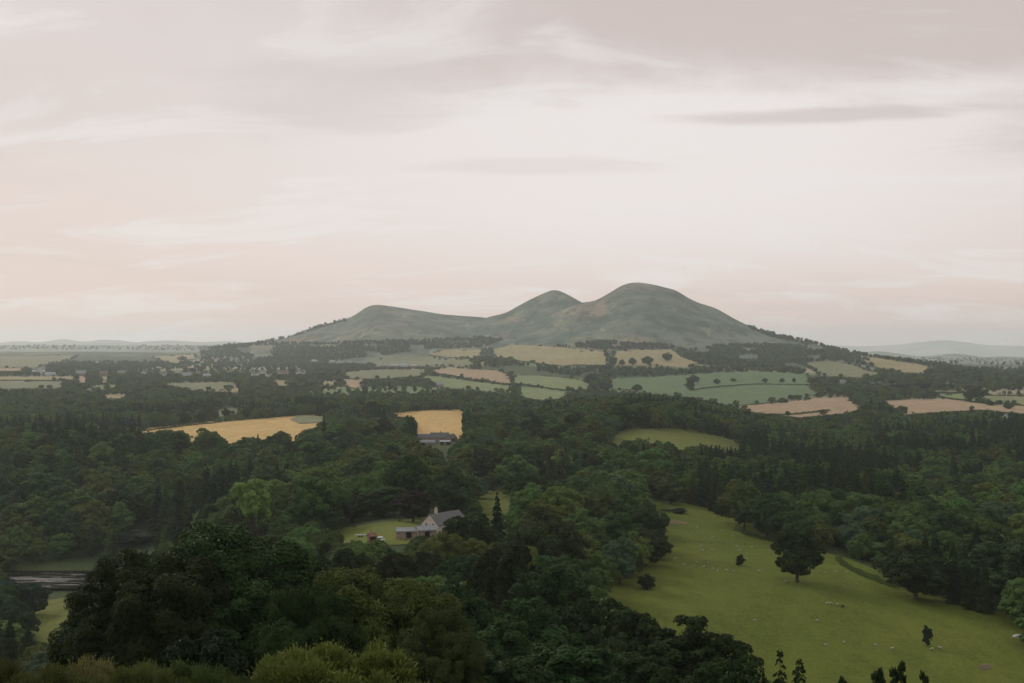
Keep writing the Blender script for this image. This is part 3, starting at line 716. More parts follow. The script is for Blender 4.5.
for (u, yt, yb, wp, D) in [(254, 479, 516, 36, 452), (316, 476, 532, 62, 478), (413, 491, 530, 40, 470), (450, 469, 520, 46, 490), (497, 493, 540, 22, 392), (549, 445, 490, 13, 690), (565, 441, 488, 14, 690), (137, 530, 562, 40, 640), (480, 447, 485, 22, 720), (352, 488, 526, 40, 505), (384, 486, 526, 44, 500), (207, 428.5, 455, 34, 960), (247, 437, 458, 32, 950)]:
    e_ = ell(u, yt, yb, wp); FEAT.append((D, (e_[0], e_[1]), e_[2]))
clear_mask()
cell = {}
def near_ok(x, y, r):
    ci, cj = int(x//16), int(y//16)
    for i in range(ci-2, ci+3):
        for j in range(cj-2, cj+3):
            for (a, b_, q) in cell.get((i, j), ()):
                if (a-x)**2+(b_-y)**2 < (.84*(r+q))**2: return False
    return True
def put(x, y, r): cell.setdefault((int(x//16), int(y//16)), []).append((x, y, r))
for (x, y, r) in placed: put(x, y, r)
cands = []
def fill(d0, d1, tries, hmin, hmax, maxu=1180, minu=-150, grow=1.0, keep=None):
    D = np.sqrt(RNG.uniform(d0*d0, d1*d1, tries)); U = RNG.uniform(minu, maxu, tries)
    X = (U-CX)/F*D; zz = Z(X, D)
    con = vnoise(X/130., D/130., 91)*.6+vnoise(X/45., D/45., 92)*.4
    szn = vnoise(X/60., D/60., 93)
    for i in range(tries):
        x, d, u = float(X[i]), float(D[i]), float(U[i])
        if keep is not None and not keep(u, d, x): continue
        isc = con[i] > (.60 if (u > 700 or 60 < u < 240 and d > 900) else .70) and d < 1750
        h = RNG.uniform(hmin, hmax)*(.72+.5*szn[i])
        if isc: h *= 1.15; w = h*RNG.uniform(.32, .44)
        else: w = h*RNG.uniform(.74, 1.02)
        if not near_ok(x, d, w/2*grow): continue
        z = float(zz[i]); yb = CY-F*(z-ZC)/d; wp = w/d*F
        ok = False
        for q in (1, .8, .62, .45):
            yt = CY-F*(z+h*q-ZC)/d
            if not clear_hit(u, yt, yb, wp*(q if q > .7 else q*1.1), d): ok = True; break
        if not ok: continue
        h *= q; w *= (q if q > .7 else q*1.1)
        if h < 4: continue
        put(x, d, w/2*grow); cands.append([x, d, z, h, w, isc, u, CY-F*(z+h-ZC)/d, yb, wp])
nowild = lambda u, d, x: not (d < 330 and u > 590) and not (485 < d < 635 and u < 215 and d < 588) and not (d < 300 and u < 70)
fill(235, 470, 5000, 13, 18, keep=nowild)
fill(470, 1100, 42000, 16, 23.5, keep=nowild)
fill(1100, 1750, 42000, 11, 18, grow=1.05)
n_near = len(cands)
def farkeep(u, d, x):
    if d > 2100 and float(vnoise(x/260., d/330., 77)) < .42 and random.random() < .93: return False
    if d > 3900 and u > 330: return False
    if d > 2350 and 480 < u < 830: return False
    return True
fill(1750, 4600, 90000, 9, 14, grow=1.25, keep=farkeep)
# belts, hill woods and hedgerow trees further off: picked out by where they stand in the picture
BELTS = [[(482, 364), (512, 362), (560, 367.5), (612, 367.5), (700, 369), (770, 368), (810, 371), (800, 374.5), (760, 371.5), (720, 372), (660, 376), (600, 378), (560, 374), (500, 369)],
 [(560, 374), (607, 376), (607, 390), (592, 392), (588, 380)],
 [(806, 381), (830, 380), (942, 392), (938, 398), (880, 400), (860, 401), (838, 396), (815, 390)],
 [(690, 351), (720, 346), (770, 345), (830, 348), (850, 352), (880, 360), (880, 368), (840, 361), (808, 364), (800, 372), (760, 368), (700, 364), (684, 357), (676, 349)],
 [(560, 347), (600, 342), (660, 345), (680, 349), (614, 350), (580, 348.5)],
 [(200, 347), (262, 343.5), (330, 343), (420, 341), (480, 338), (505, 340), (480, 348), (430, 349), (380, 356), (330, 362), (200, 362)],
 [(255, 343), (286, 338), (305, 331), (325, 324.5), (345, 319.5), (346, 321.5), (325, 327), (300, 335), (270, 342.5)],
 [(748, 326.5), (779, 334.6), (806, 340), (832, 347.5), (832, 351), (806, 345), (779, 340), (752, 331)],
 [(-60, 346), (60, 345.4), (170, 345.4), (262, 348), (262, 352), (120, 350), (-60, 349.5)],
 [(850, 357), (900, 358), (1090, 360), (1090, 366), (940, 365), (880, 362)],
 [(868, 372), (928, 374), (945, 366), (1000, 372), (1100, 378), (1100, 390), (1000, 388), (950, 386), (905, 384), (850, 380)],
 [(470, 352), (492, 350), (494, 358), (520, 364), (480, 367), (472, 360)],
 [(505, 372), (515, 373), (520, 398), (512, 400)]]
def belt(poly, n, h0, h1, grow=1.0, lo=1750):
    xs = [q[0] for q in poly]; yv = [q[1] for q in poly]
    U = RNG.uniform(min(xs), max(xs), n); P = RNG.uniform(min(yv), max(yv), n)
    ins = inpoly(U, P, poly)
    for u, p in zip(U[ins], P[ins]):
        v = at(u, p, lo); h = RNG.uniform(h0, h1); w = h*RNG.uniform(.65, .95)
        if clear_hit(u, CY-F*(v.z+h-ZC)/v.y, p, w/v.y*F, v.y): continue
        if not near_ok(v.x, v.y, w/2*grow) or float(vnoise(u/22., p/3.5, 78)) < .22: continue
        yt = CY-F*(v.z+h-ZC)/v.y
        put(v.x, v.y, w/2*grow); cands.append([v.x, v.y, v.z, h, w, RNG.uniform() < .3, u, yt, p, w/v.y*F])
for i, pl in enumerate(BELTS): belt(pl, [3500, 700, 2000, 6500, 900, 6000, 1500, 1500, 700, 600, 2500, 500, 250][i], 8, 14, 1.0)

for nm, poly, m in FAR:
    for k in range(len(poly)):
        a_ = at(*poly[k], 1500); b_ = at(*poly[(k+1) % len(poly)], 1500); L_ = (b_-a_).length; t = RNG.uniform(0, 30)
        while t < L_:
            q = a_.lerp(b_, t/L_); x_, y_ = q.x+RNG.normal()*2.5, q.y+RNG.normal()*4; z_ = float(Z(x_, y_)); h = RNG.uniform(1.6, 3.6) if RNG.uniform() < .86 else RNG.uniform(5, 10); w = h*RNG.uniform(.9, 1.5)
            u_, yb_ = proj(x_, y_, z_); cands.append([x_, y_, z_, h, w, False, u_, yb_-h/y_*F, yb_, w/y_*F])
            t += w*RNG.uniform(.6, 1.3) if RNG.uniform() < .86 else RNG.uniform(20, 90)
# ------------------------------------------------------------------ which of them show largest: those become things, the rest is woodland
cover = np.zeros((683, 1300), bool)
hp = [(D, (u, CY-F*(float(Z((u-CX)/F*D, D))+h-ZC)/D, CY-F*(float(Z((u-CX)/F*D, D))-ZC)/D, w/D*F)) for (u, D, h, w) in REPORT]
order = sorted([(c[1], (c[6], c[7], c[8], c[9]), i) for i, c in enumerate(cands)]+[(d, e_, -1) for d, e_ in hp])
vis = np.zeros(len(cands))
for d, e_, i in order:
    r_ = ell(*e_)
    if r_ is None: continue
    sub = cover[r_[0], r_[1]]
    if i >= 0:
        inside = r_[2].copy(); gx0 = r_[1].start
        cols_ = np.arange(gx0, r_[1].stop)-130; inside &= ((cols_ >= 0) & (cols_ < 1024))[None, :]
        vis[i] = (inside & ~sub).sum()
    sub |= r_[2]
hand_b = sum(1 for o in C.objects if o.parent is None and o.name.startswith('broadleaf_tree'))
ib = [i for i in np.argsort(-vis) if not cands[i][5] and vis[i] > 12][:300-hand_b]
ic = [i for i in np.argsort(-vis) if cands[i][5] and vis[i] > 12][:110]
chosen = set(ib) | set(ic)
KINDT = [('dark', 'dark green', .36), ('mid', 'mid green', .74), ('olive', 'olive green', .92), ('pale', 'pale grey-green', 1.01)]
info = []
for i in sorted(chosen, key=lambda q: cands[q][1]):
    x, d, z, h, w, isc, u, yt, yb, wp = cands[i]
    t = RNG.uniform()
    if isc: tn, tw = ('dark', 'dark') if t < .6 else (('blue', 'blue-green') if t < .85 else ('mid', 'mid green'))
    else: tn, tw = next((a, b_) for a, b_, q in KINDT if t < q)
    info.append((i, tn, tw, region(u, yb, d)))
sizes = {}
for i, tn, tw, rg in info: sizes.setdefault((cands[i][5], tw, rg), []).append(i)
LAB = {}
for (isc, tw, rg), ids in sizes.items():
    what = 'pointed conifer' if isc else 'broadleaf tree'
    hs = [cands[i][3] for i in ids]
    for i in ids:
        LAB[i] = f'{tw} {what} {rg}'
    if len(ids) == 1: LAB[ids[0]] = f'only {tw} {what} {rg}'
    else:
        # the two ends, the nearest and the farthest of each lot can be told apart by where they stand
        s_ = sorted(ids, key=lambda q: cands[q][6])
        ordn = ['first', 'second', 'third', 'fourth', 'fifth', 'sixth', 'seventh', 'eighth', 'ninth', 'tenth', 'eleventh', 'twelfth']
        if len(s_) <= 12:
            for k, i in enumerate(s_): LAB[i] = f'{tw} {what} {rg}, {ordn[k]} from the left'
        else:
            s2 = sorted(ids, key=lambda q: cands[q][8], reverse=True)
            rows = [s2[a:a+8] for a in range(0, len(s2), 8)]
            for rn, row in enumerate(rows):
                row = sorted(row, key=lambda q: cands[q][6])
                pos = 'lowest row' if rn == 0 else f'{ordn[min(rn, 11)]} row up'
                for k, i in enumerate(row): LAB[i] = f'{tw} {what} {rg}, {pos}, {ordn[k]} from left'
for i, tn, tw, rg in info:
    x, d, z, h, w, isc, u, yt, yb, wp = cands[i]
    if isc: pr = CMID[i % 2] if d < 520 else CMF[i % 3]
    else: pr = M(i) if d < 560 else MF(i)
    plant(pr, x, d, h, w, tn, LAB[i], d < 620 and wp > 26, f'{tw} {"conifers" if isc else "broadleaf trees"} {rg}')
PTS = [c for i, c in enumerate(cands) if i not in chosen]
# woodland: one object that draws the uncounted rest
src = bpy.data.collections.new('woodland_sources')
TS = []; WOODM = {}
def source(pr, tint):
    me = pr.one().copy(); me.materials[0] = WOODM.setdefault(tint, None) or leafmat('foliage_'+tint, fixed=TINT[tint]); WOODM[tint] = me.materials[0]
    o = bpy.data.objects.new('w%03d' % len(TS), me)
    src.objects.link(o); TS.append(pr); return len(TS)-1
S_B1 = [source(MF(i), t) for i, t in enumerate(['dark', 'mid', 'mid', 'olive', 'dark', 'mid'])]
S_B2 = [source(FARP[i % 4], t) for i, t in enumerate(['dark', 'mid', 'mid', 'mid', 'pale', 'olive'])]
S_B3 = [source(FARP[i % 4], t) for i, t in enumerate(['pale', 'pale', 'mid', 'pale'])]  # paler tints put the haze of distance into the farthest trees' colour
S_C1 = [source(CMF[i % 3], t) for i, t in enumerate(['dark', 'blue', 'dark'])]
S_C2 = [source(CFAR[i % 2], t) for i, t in enumerate(['dark', 'blue'])]
co = []; ii = []; rr = []; ss = []
for c in PTS:
    x, d, z, h, w, isc, u, yt, yb, wp = c
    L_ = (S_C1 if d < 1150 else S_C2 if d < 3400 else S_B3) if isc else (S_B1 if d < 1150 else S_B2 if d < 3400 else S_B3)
    k = L_[int(RNG.integers(len(L_)))]; p = TS[k]
    co.append((x, d, z-.25)); ii.append(k); rr.append(RNG.uniform(0, 2*PI)); ss.append((w/p.w, w/p.w, h/p.h))
me = bpy.data.meshes.new('woodland'); me.vertices.add(len(co)); me.vertices.foreach_set('co', np.array(co, np.float32).ravel())
a = me.attributes.new('pick', 'INT', 'POINT'); a.data.foreach_set('value', np.array(ii, np.int32))
a = me.attributes.new('turn', 'FLOAT', 'POINT'); a.data.foreach_set('value', np.array(rr, np.float32))
a = me.attributes.new('size', 'FLOAT_VECTOR', 'POINT'); a.data.foreach_set('vector', np.array(ss, np.float32).ravel())
wood = link('woodland', me); wood['kind'] = 'stuff'; wood['label'] = 'dense mixed woodland filling the valley between the fields'
ng = bpy.data.node_groups.new('woodland', 'GeometryNodeTree')
ng.interface.new_socket('Geometry', in_out='INPUT', socket_type='NodeSocketGeometry'); ng.interface.new_socket('Geometry', in_out='OUTPUT', socket_type='NodeSocketGeometry')
gi = ng.nodes.new('NodeGroupInput'); go = ng.nodes.new('NodeGroupOutput'); ip = ng.nodes.new('GeometryNodeInstanceOnPoints')
ci = ng.nodes.new('GeometryNodeCollectionInfo'); ci.inputs['Collection'].default_value = src; ci.inputs['Separate Children'].default_value = True; ci.inputs['Reset Children'].default_value = True
def attr(nm, ty):
    n = ng.nodes.new('GeometryNodeInputNamedAttribute'); n.data_type = ty; n.inputs['Name'].default_value = nm
    return next(o for o in n.outputs if o.enabled and o.name == 'Attribute')
cx = ng.nodes.new('ShaderNodeCombineXYZ'); ng.links.new(attr('turn', 'FLOAT'), cx.inputs['Z'])
ng.links.new(gi.outputs[0], ip.inputs['Points']); ng.links.new(ci.outputs[0], ip.inputs['Instance']); ip.inputs['Pick Instance'].default_value = True
ng.links.new(attr('pick', 'INT'), ip.inputs['Instance Index']); ng.links.new(cx.outputs[0], ip.inputs['Rotation']); ng.links.new(attr('size', 'FLOAT_VECTOR'), ip.inputs['Scale'])
ng.links.new(ip.outputs[0], go.inputs[0])
md = wood.modifiers.new('woodland', 'NODES'); md.node_group = ng
print('TREES hand', len(REPORT), 'near fill', n_near, 'all', len(cands), 'things', len(chosen), 'conif', len(ic), 'stuff', len(PTS))
for r_ in REPORT:
    if r_[2] > 27 or r_[2] < 7: print('  odd height', r_)
# ------------------------------------------------------------------ buildings
M_HARL = plain('pinkish_harling', (.52, .42, .36), .9, .1, 1.5)
M_STONE = plain('sandstone', (.28, .19, .145), .9, .35, 1.6)
M_WHITE = plain('white_harling', (.46, .44, .41), .9, .06, 1.5)
M_SLATE = plain('slate', (.115, .105, .10), .6, .25, 2.2)
M_GREYR = plain('grey_sheeting', (.21, .205, .20), .6, .15, .8)
M_PALER = plain('pale_sheeting', (.30, .30, .29), .6, .12, .5)
M_REDR = plain('red_tiles', (.20, .095, .065), .8, .25, 2)
M_DARK = plain('dark_opening', (.015, .016, .018), .4, .1, 1)
M_WOOD = plain('weathered_wood', (.11, .085, .06), .9, .3, 3)
M_FRAME = plain('white_paint', (.75, .74, .71), .6, .05, 3)
m, nt, b = mat('window_glass'); b.inputs['Base Color'].default_value = (.03, .035, .04, 1); b.inputs['Roughness'].default_value = .08; b.inputs['Specular IOR Level'].default_value = .5
M_GLASS = m
def bx(bm, x0, y0, z0, x1, y1, z1):
    vs = [bm.verts.new((x, y, z)) for z in (z0, z1) for (x, y) in ((x0, y0), (x1, y0), (x1, y1), (x0, y1))]
    for f in ((3, 2, 1, 0), (4, 5, 6, 7), (0, 1, 5, 4), (1, 2, 6, 5), (2, 3, 7, 6), (3, 0, 4, 7)): bm.faces.new([vs[i] for i in f])
def done(bm, name, m, parent, smooth=False):
    bmesh.ops.recalc_face_normals(bm, faces=bm.faces[:])
    me = bpy.data.meshes.new(name); bm.to_mesh(me); bm.free(); me.materials.append(m)
    for p in me.polygons: p.use_smooth = smooth
    return link(name, me, parent)
def box_part(name, m, parent, *e):
    bm = bmesh.new(); bx(bm, *e); return done(bm, name, m, parent)
def gable_walls(parent, L, W, h, rh, m, name='wall'):
    bm = bmesh.new()
    a = [(-L/2, -W/2), (L/2, -W/2), (L/2, W/2), (-L/2, W/2)]
    lo = [bm.verts.new((x, y, -1.2)) for x, y in a]; hi = [bm.verts.new((x, y, h)) for x, y in a]
    g0 = bm.verts.new((-L/2, 0, h+rh)); g1 = bm.verts.new((L/2, 0, h+rh))
    bm.faces.new((lo[0], lo[1], hi[1], hi[0])); bm.faces.new((lo[2], lo[3], hi[3], hi[2]))
    bm.faces.new((lo[1], lo[2], hi[2], g1, hi[1])); bm.faces.new((lo[3], lo[0], hi[0], g0, hi[3]))
    return done(bm, name, m, parent)
def gable_roof(parent, L, W, h, rh, m, eave=.35, verge=.2, th=.22):
    bm = bmesh.new(); sl = rh/(W/2)
    for s in (-1, 1):
        p = [(-L/2-verge, 0, h+rh+.02), (L/2+verge, 0, h+rh+.02), (L/2+verge, s*(W/2+eave), h-eave*sl+.02), (-L/2-verge, s*(W/2+eave), h-eave*sl+.02)]
        q = [bm.verts.new(v) for v in p]; r = [bm.verts.new((v[0], v[1], v[2]+th)) for v in p]
        bm.faces.new(q); bm.faces.new(r)
        for k in range(4): bm.faces.new((q[k], q[(k+1) % 4], r[(k+1) % 4], r[k]))
    return done(bm, 'roof', m, parent)
def window(parent, x, y, z, w, h, side):
    # side: 'x-' 'x+' gable ends, 'y-' 'y+' long sides; frame stands 4 cm proud, pane inside
    ax = side[0]; s = -1 if side[1] == '-' else 1
    def B(bm, a0, z0, a1, z1, d0, d1):
        d0, d1 = sorted((s*d0, s*d1))
        if ax == 'y': bx(bm, a0, y+d0, z0, a1, y+d1, z1)
        else: bx(bm, x+d0, a0, z0, x+d1, a1, z1)
    c = x if ax == 'y' else y
    bm = bmesh.new(); t = .09
    B(bm, c-w/2-t, z, c-w/2, z+h, .003, .06); B(bm, c+w/2, z, c+w/2+t, z+h, .003, .06)
    B(bm, c-w/2-t, z-t, c+w/2+t, z, .003, .09); B(bm, c-w/2-t, z+h, c+w/2+t, z+h+t, .003, .06)
    B(bm, c-.025, z, c+.025, z+h, .004, .045); B(bm, c-w/2, z+h/2-.025, c-.026, z+h/2+.025, .004, .045); B(bm, c+.026, z+h/2-.025, c+w/2, z+h/2+.025, .004, .045)
    f = done(bm, 'window', M_FRAME, parent)
    bm = bmesh.new(); B(bm, c-w/2, z, c+w/2, z+h, .002, .02); done(bm, 'pane', M_GLASS, f)
def chimney(roof, x, top, base, w=.9, m=M_STONE, pots=2):
    c = box_part('chimney', m, roof, x-w/2, -w/2, base, x+w/2, w/2, top)
    return c
def house(name, label, u, py, L, W, h, rh, rot, wm, rm, chim=(), wins=2, lo=1500, group=None, dz=0, D=None, cat='house', gable_win=True, door=True):
    if D is None: p = at(u, py, lo)
    else: p = Vector(((u-CX)/F*D, D, float(Z((u-CX)/F*D, D))))
    t = thing(name, label, cat, (p.x, p.y, p.z+dz+.2+.0004*p.y), rot, group)
    gable_walls(t, L, W, h, rh, wm); r = gable_roof(t, L, W, h, rh, rm)
    for cx_ in chim: chimney(r, cx_, h+rh+1.3, h+rh-1.0)
    if wins:
        for k in range(wins):
            x = -L/2+(k+.5+(.0 if wins > 1 else .3))*L/wins
            window(t, x, -W/2, min(1.1, h*.35), 1.0, min(1.3, h*.45), 'y-')
        if gable_win:
            window(t, -L/2, -W*.2, h*.55, .9, 1.2, 'x-'); window(t, -L/2, W*.2, h*.55, .9, 1.2, 'x-')
        if door:
            d = box_part('door', M_DARK, t, -.5+L*.0, -W/2-.05, .02, .5, -W/2-.003, 2.0)
    return t
# the cottage: pinkish gable to the left, slate roof running away to the right
D0 = 424; x0 = (444.5-CX)/F*D0
z0 = float(Z(x0, D0))
ct = thing('cottage', 'pinkish-white cottage with a slate roof standing at the end of the lawn', 'cottage', (x0, D0, z0+.3), math.radians(50))
ct.location.z = ZC-(532-CY)/F*D0
gable_walls(ct, 15, 8.0, 3.5, 3.4, M_HARL); rf = gable_roof(ct, 15, 8.0, 3.5, 3.4, M_SLATE, .3, .12)
chimney(rf, -4.3, 8.9, 5.6, .8, M_HARL)
bm = bmesh.new(); bx(bm, -4.62, -.2, 8.903, -4.36, .2, 9.4); bx(bm, -4.2, -.2, 8.903, -3.95, .2, 9.35); done(bm, 'chimney_pot', M_STONE, rf)
window(ct, -7.5, -1.6, 2.7, .95, 1.3, 'x-'); window(ct, -7.5, 1.6, 2.7, .95, 1.3, 'x-')
for x in (-5.2, -1.5, 3, 5.8): window(ct, x, -4.0, 1.1, 1.0, 1.4, 'y-')
box_part('door', M_WOOD, ct, .3, -4.06, .02, 1.25, -4.003, 2.1)
# byre with a grey roof left of the cottage, and the lean-to against the gable
def byre(name, label, u, yb, D, L, W, h, rh, rot, wm, rm):
    x = (u-CX)/F*D
    t = thing(name, label, 'outbuilding', (x, D, ZC-(yb-CY)/F*D), rot)
    gable_walls(t, L, W, h, rh, wm); gable_roof(t, L, W, h, rh, rm, .25, .1)
    box_part('door', M_DARK, t, -.9, -W/2-.04, .02, .9, -W/2-.003, min(2.0, h-.15))
    return t
byre('stone_byre', 'low stone byre with a grey roof left of the cottage', 409, 537, 410, 8.6, 4.5, 2.2, .9, math.radians(4), M_STONE, M_GREYR)
byre('lean_to', 'low pale-roofed stone lean-to under the cottage gable', 426, 536.5, 409, 6.6, 4.4, 2.4, 1.1, math.radians(16), M_STONE, M_GREYR)
t = byre('garden_shed', 'small red-roofed shed beside the white van', 372, 540, 402, 2.6, 2.2, 1.4, .8, math.radians(25), plain('red_boards', (.22, .11, .085), .8, .3, 3), M_REDR)
bm = bmesh.new(); bx(bm, -.5, -.16, 1.9, -.18, .16, 3.6); done(bm, 'chimney', M_STONE, t)
# van
def van():
    D = 402; x = (381-CX)/F*D
    t = thing('parked_van', 'small white van parked at the edge of the lawn', 'van', (x, D, ZC-(541-CY)/F*D), math.radians(12)); t.scale = (.75,)*3
    bm = bmesh.new()
    prof = [(-1.5, .35), (1.5, .35), (1.55, .95), (1.2, 1.05), (.75, 1.85), (-1.42, 1.9), (-1.52, 1.0)]
    a = [bm.verts.new((p[0], -.8, p[1])) for p in prof]; b_ = [bm.verts.new((p[0], .8, p[1])) for p in prof]
    bm.faces.new(a); bm.faces.new(b_)
    for k in range(7): bm.faces.new((a[k], a[(k+1) % 7], b_[(k+1) % 7], b_[k]))
    body = done(bm, 'body', plain('white_van_paint', (.74, .74, .72), .35, .04, 2), t)
    bv = body.modifiers.new('bevel', 'BEVEL'); bv.width = .07; bv.segments = 2
    for xx in (-1.15, -.35): box_part('window', M_GLASS, t, xx, -.83, 1.12, xx+.62, -.795, 1.62)
    box_part('window', M_GLASS, t, .42, -.83, 1.1, .82, -.795, 1.55)
    for (xx, yy) in ((-.95, -.78), (1.0, -.78), (-.95, .62), (1.0, .62)):
        v, q = [], []
        for r_ in (.0, .2, .33):
            pass
        bm = bmesh.new(); bmesh.ops.create_cone(bm, cap_ends=True, segments=18, radius1=.33, radius2=.33, depth=.18, matrix=Matrix.Translation((xx, yy+.07, .33)) @ Matrix.Rotation(PI/2, 4, 'X'))
        w = done(bm, 'wheel', M_DARK, t)
        bm = bmesh.new(); bmesh.ops.create_cone(bm, cap_ends=True, segments=14, radius1=.18, radius2=.18, depth=.2, matrix=Matrix.Translation((xx, yy+.07, .33)) @ Matrix.Rotation(PI/2, 4, 'X'))
        done(bm, 'rim', M_GREYR, w)
    box_part('headlight', M_FRAME, t, 1.5, -.7, .68, 1.57, -.42, .88); box_part('headlight', M_FRAME, t, 1.5, .42, .68, 1.57, .7, .88)
van()
# flat trailer left of the shed
D = 405; x = (360.5-CX)/F*D
t = thing('flat_trailer', 'low grey flat trailer standing on the grass left of the red-roofed shed', 'trailer', (x, D, ZC-(537-CY)/F*D), math.radians(3))
box_part('bed', M_GREYR, t, -1.9, -.9, .55, 1.9, .9, .75)
for (xx, yy) in ((-.5, -1.0), (.5, -1.0), (-.5, .85), (.5, .85)):
    bm = bmesh.new(); bmesh.ops.create_cone(bm, cap_ends=True, segments=16, radius1=.3, radius2=.3, depth=.16, matrix=Matrix.Translation((xx, yy+.07, .3)) @ Matrix.Rotation(PI/2, 4, 'X')); done(bm, 'wheel', M_DARK, t)
box_part('drawbar', M_DARK, t, 1.902, -.06, .5, 3.0, .06, .6)

# the farm in front of the right barley field
GF = 'farm buildings in front of the right barley field'
def farm(name, label, u, yb, D, L, W, h, rh, rot, wm, rm, chim=(), wins=3, cat='farm building'):
    p = at(u, yb, 900); print('farm', name, round(p.y))
    t = thing(name, label, cat, (p.x, p.y, p.z+.3), rot, GF)
    gable_walls(t, L, W, h+3, rh, wm).location.z = -3; r = gable_roof(t, L, W, h, rh, rm)
    for c_ in chim: chimney(r, c_, h+rh+1.4, h+rh-1)
    for k in range(wins): window(t, -L/2+(k+.5)*L/wins, -W/2, 1.0, 1.0, 1.3, 'y-')
    box_part('door', M_DARK, t, -L/2+L/wins-.5, -W/2-.05, .02, -L/2+L/wins+.5, -W/2-.003, 2.05)
    return t
farm('farmhouse', 'grey slate-roofed farmhouse with a chimney in front of the right barley field', 439.5, 442, 1165, 17, 8, 4.2, 4, math.radians(-4), M_STONE, M_SLATE, (1.0,), 5, 'farmhouse')
farm('farm_wing', 'grey-roofed wing with its gable at the right end of the farmhouse', 451, 441.5, 1160, 10, 7, 3.2, 3.2, math.radians(62), M_STONE, M_SLATE, (), 3)
farm('steading', 'long grey-roofed steading left of the farmhouse', 424, 441, 1160, 13, 7, 3.2, 3.0, math.radians(5), M_STONE, M_SLATE, (), 4)
farm('cart_shed', 'low pinkish stone cart shed in front of the steading', 427, 445.5, 1140, 14, 6, 2.6, 1.8, math.radians(8), M_STONE, M_GREYR, (), 4)
t = farm('open_shed', 'open-fronted shed with a pale roof edge and dark mouth in front of the farmhouse', 445, 445, 1140, 9, 5, 2.8, .8, math.radians(3), M_STONE, M_PALER, (), 1)
box_part('opening_shade', M_DARK, t, -4.1, -2.54, .1, -.95, -2.503, 2.5); box_part('opening_shade', M_DARK, t, .8, -2.54, .1, 4.1, -2.503, 2.5)  # near-black panels on the wall stand in for the shaded interior
farm('stone_bothy', 'small pinkish stone bothy at the right end of the farm', 463, 444, 1150, 5, 4.5, 2.6, 2, math.radians(30), M_STONE, M_SLATE, (), 1)

# far houses
for args in [
 ('farmhouse', 'white farmhouse with a steep gable standing above the far left fields', 39, 375.5, 15, 11, 8, 8, 75, M_WHITE, M_PALER, (0,), 3),
 ('white_cottage', 'long low white cottage right of the white farmhouse far left', 50, 376.5, 26, 8, 5, 4, 5, M_WHITE, M_PALER, (), 4),
 ('barn', 'blue-grey roofed barn above the small ochre field far left', 81, 376.5, 24, 12, 6, 6, 3, M_STONE, M_GREYR, (), 3),
 ('barn', 'reddish-roofed barn right of the blue-grey one far left', 104, 376.5, 20, 10, 6, 5, -5, M_STONE, M_REDR, (), 3),
 ('village_house', 'grey house at the left end of the far village', 122, 375.5, 16, 9, 6, 4, 10, M_STONE, M_GREYR, (), 3),
 ('village_house', 'small white house alone in the trees of the far village', 144, 375.5, 9, 8, 6, 4, 80, M_WHITE, M_SLATE, (), 2),
 ('village_house', 'small white house left of the white terrace in the far village', 164.5, 377, 11, 8, 5, 3.5, 0, M_WHITE, M_SLATE, (), 3),
 ('village_house', 'tall white gable of the far village terrace', 178, 375, 10, 9, 8, 6, 70, M_WHITE, M_PALER, (0,), 2),
 ('village_house', 'long white terrace in the far village', 187, 377, 26, 9, 5, 4, -8, M_WHITE, M_GREYR, (-6, 6), 5),
 ('village_house', 'grey-roofed house at the right end of the far village', 207, 378.5, 18, 9, 5, 4, 6, M_STONE, M_PALER, (), 3),
 ('village_house', 'white house left of the pair above the left barley field', 255, 377, 12, 9, 5, 4, 0, M_WHITE, M_SLATE, (), 3),
 ('village_house', 'left white house of the pair above the left barley field', 263, 375, 14, 8, 6, 4, 10, M_WHITE, M_GREYR, (), 3),
 ('village_house', 'lone pale house below the pair above the left barley field', 269, 378.5, 9, 8, 5, 4, 70, M_WHITE, M_SLATE, (), 2),
 ('village_house', 'pink-roofed long house left of the steep white one', 283, 376, 22, 9, 5, 5, 4, M_HARL, M_REDR, (0,), 4),
 ('village_house', 'steep white gabled house above the wood over the left barley field', 301, 376, 14, 10, 7, 6, 60, M_WHITE, M_SLATE, (0,), 3),
 ('village_house', 'pale house on the wooded slope under the left hill', 314, 363, 16, 9, 5, 4, 4, M_WHITE, M_PALER, (), 3),
 ('village_house', 'white house right of the pale one on the slope under the left hill', 332, 363.5, 14, 9, 5, 4, -6, M_WHITE, M_PALER, (), 3),
 ('farm_shed', 'grey shed at the left end of the hillside farm', 384, 368, 26, 12, 5, 3, 5, M_STONE, M_GREYR, (), 3),
 ('farm_shed', 'long pale-roofed shed in the middle of the hillside farm', 395, 368.5, 24, 13, 6, 4, 0, M_STONE, M_PALER, (), 3),
 ('farm_shed', 'tall pale-roofed shed at the centre right of the hillside farm', 404, 368.5, 22, 13, 7, 4, 8, M_WHITE, M_PALER, (), 3),
 ('farm_shed', 'pale-roofed shed at the right end of the hillside farm', 414, 368.5, 20, 12, 6, 3.5, -5, M_STONE, M_PALER, (), 3),
 ('farm_shed', 'grey farm cottage below the hillside farm sheds', 440, 387.5, 15, 8, 4, 3.5, 0, M_STONE, M_GREYR, (), 3),
 ('village_house', 'pale cottage at the left end of the dark plantation on the right', 843, 385, 13, 8, 5, 4, 0, M_WHITE, M_GREYR, (), 3),
 ('village_house', 'white house half hidden in the far right wood', 1006, 427, 9, 8, 6, 4, 60, M_WHITE, M_SLATE, (), 2)]:
    nm, lab, u, py, L, W, h, rh, rot, wm, rm, ch, wi = args
    house(nm, lab, u, py, L, W, h, rh, math.radians(rot), wm, rm, ch, wi, 1300, 'far houses and farms', dz=1.0 if u < 1000 else 6)

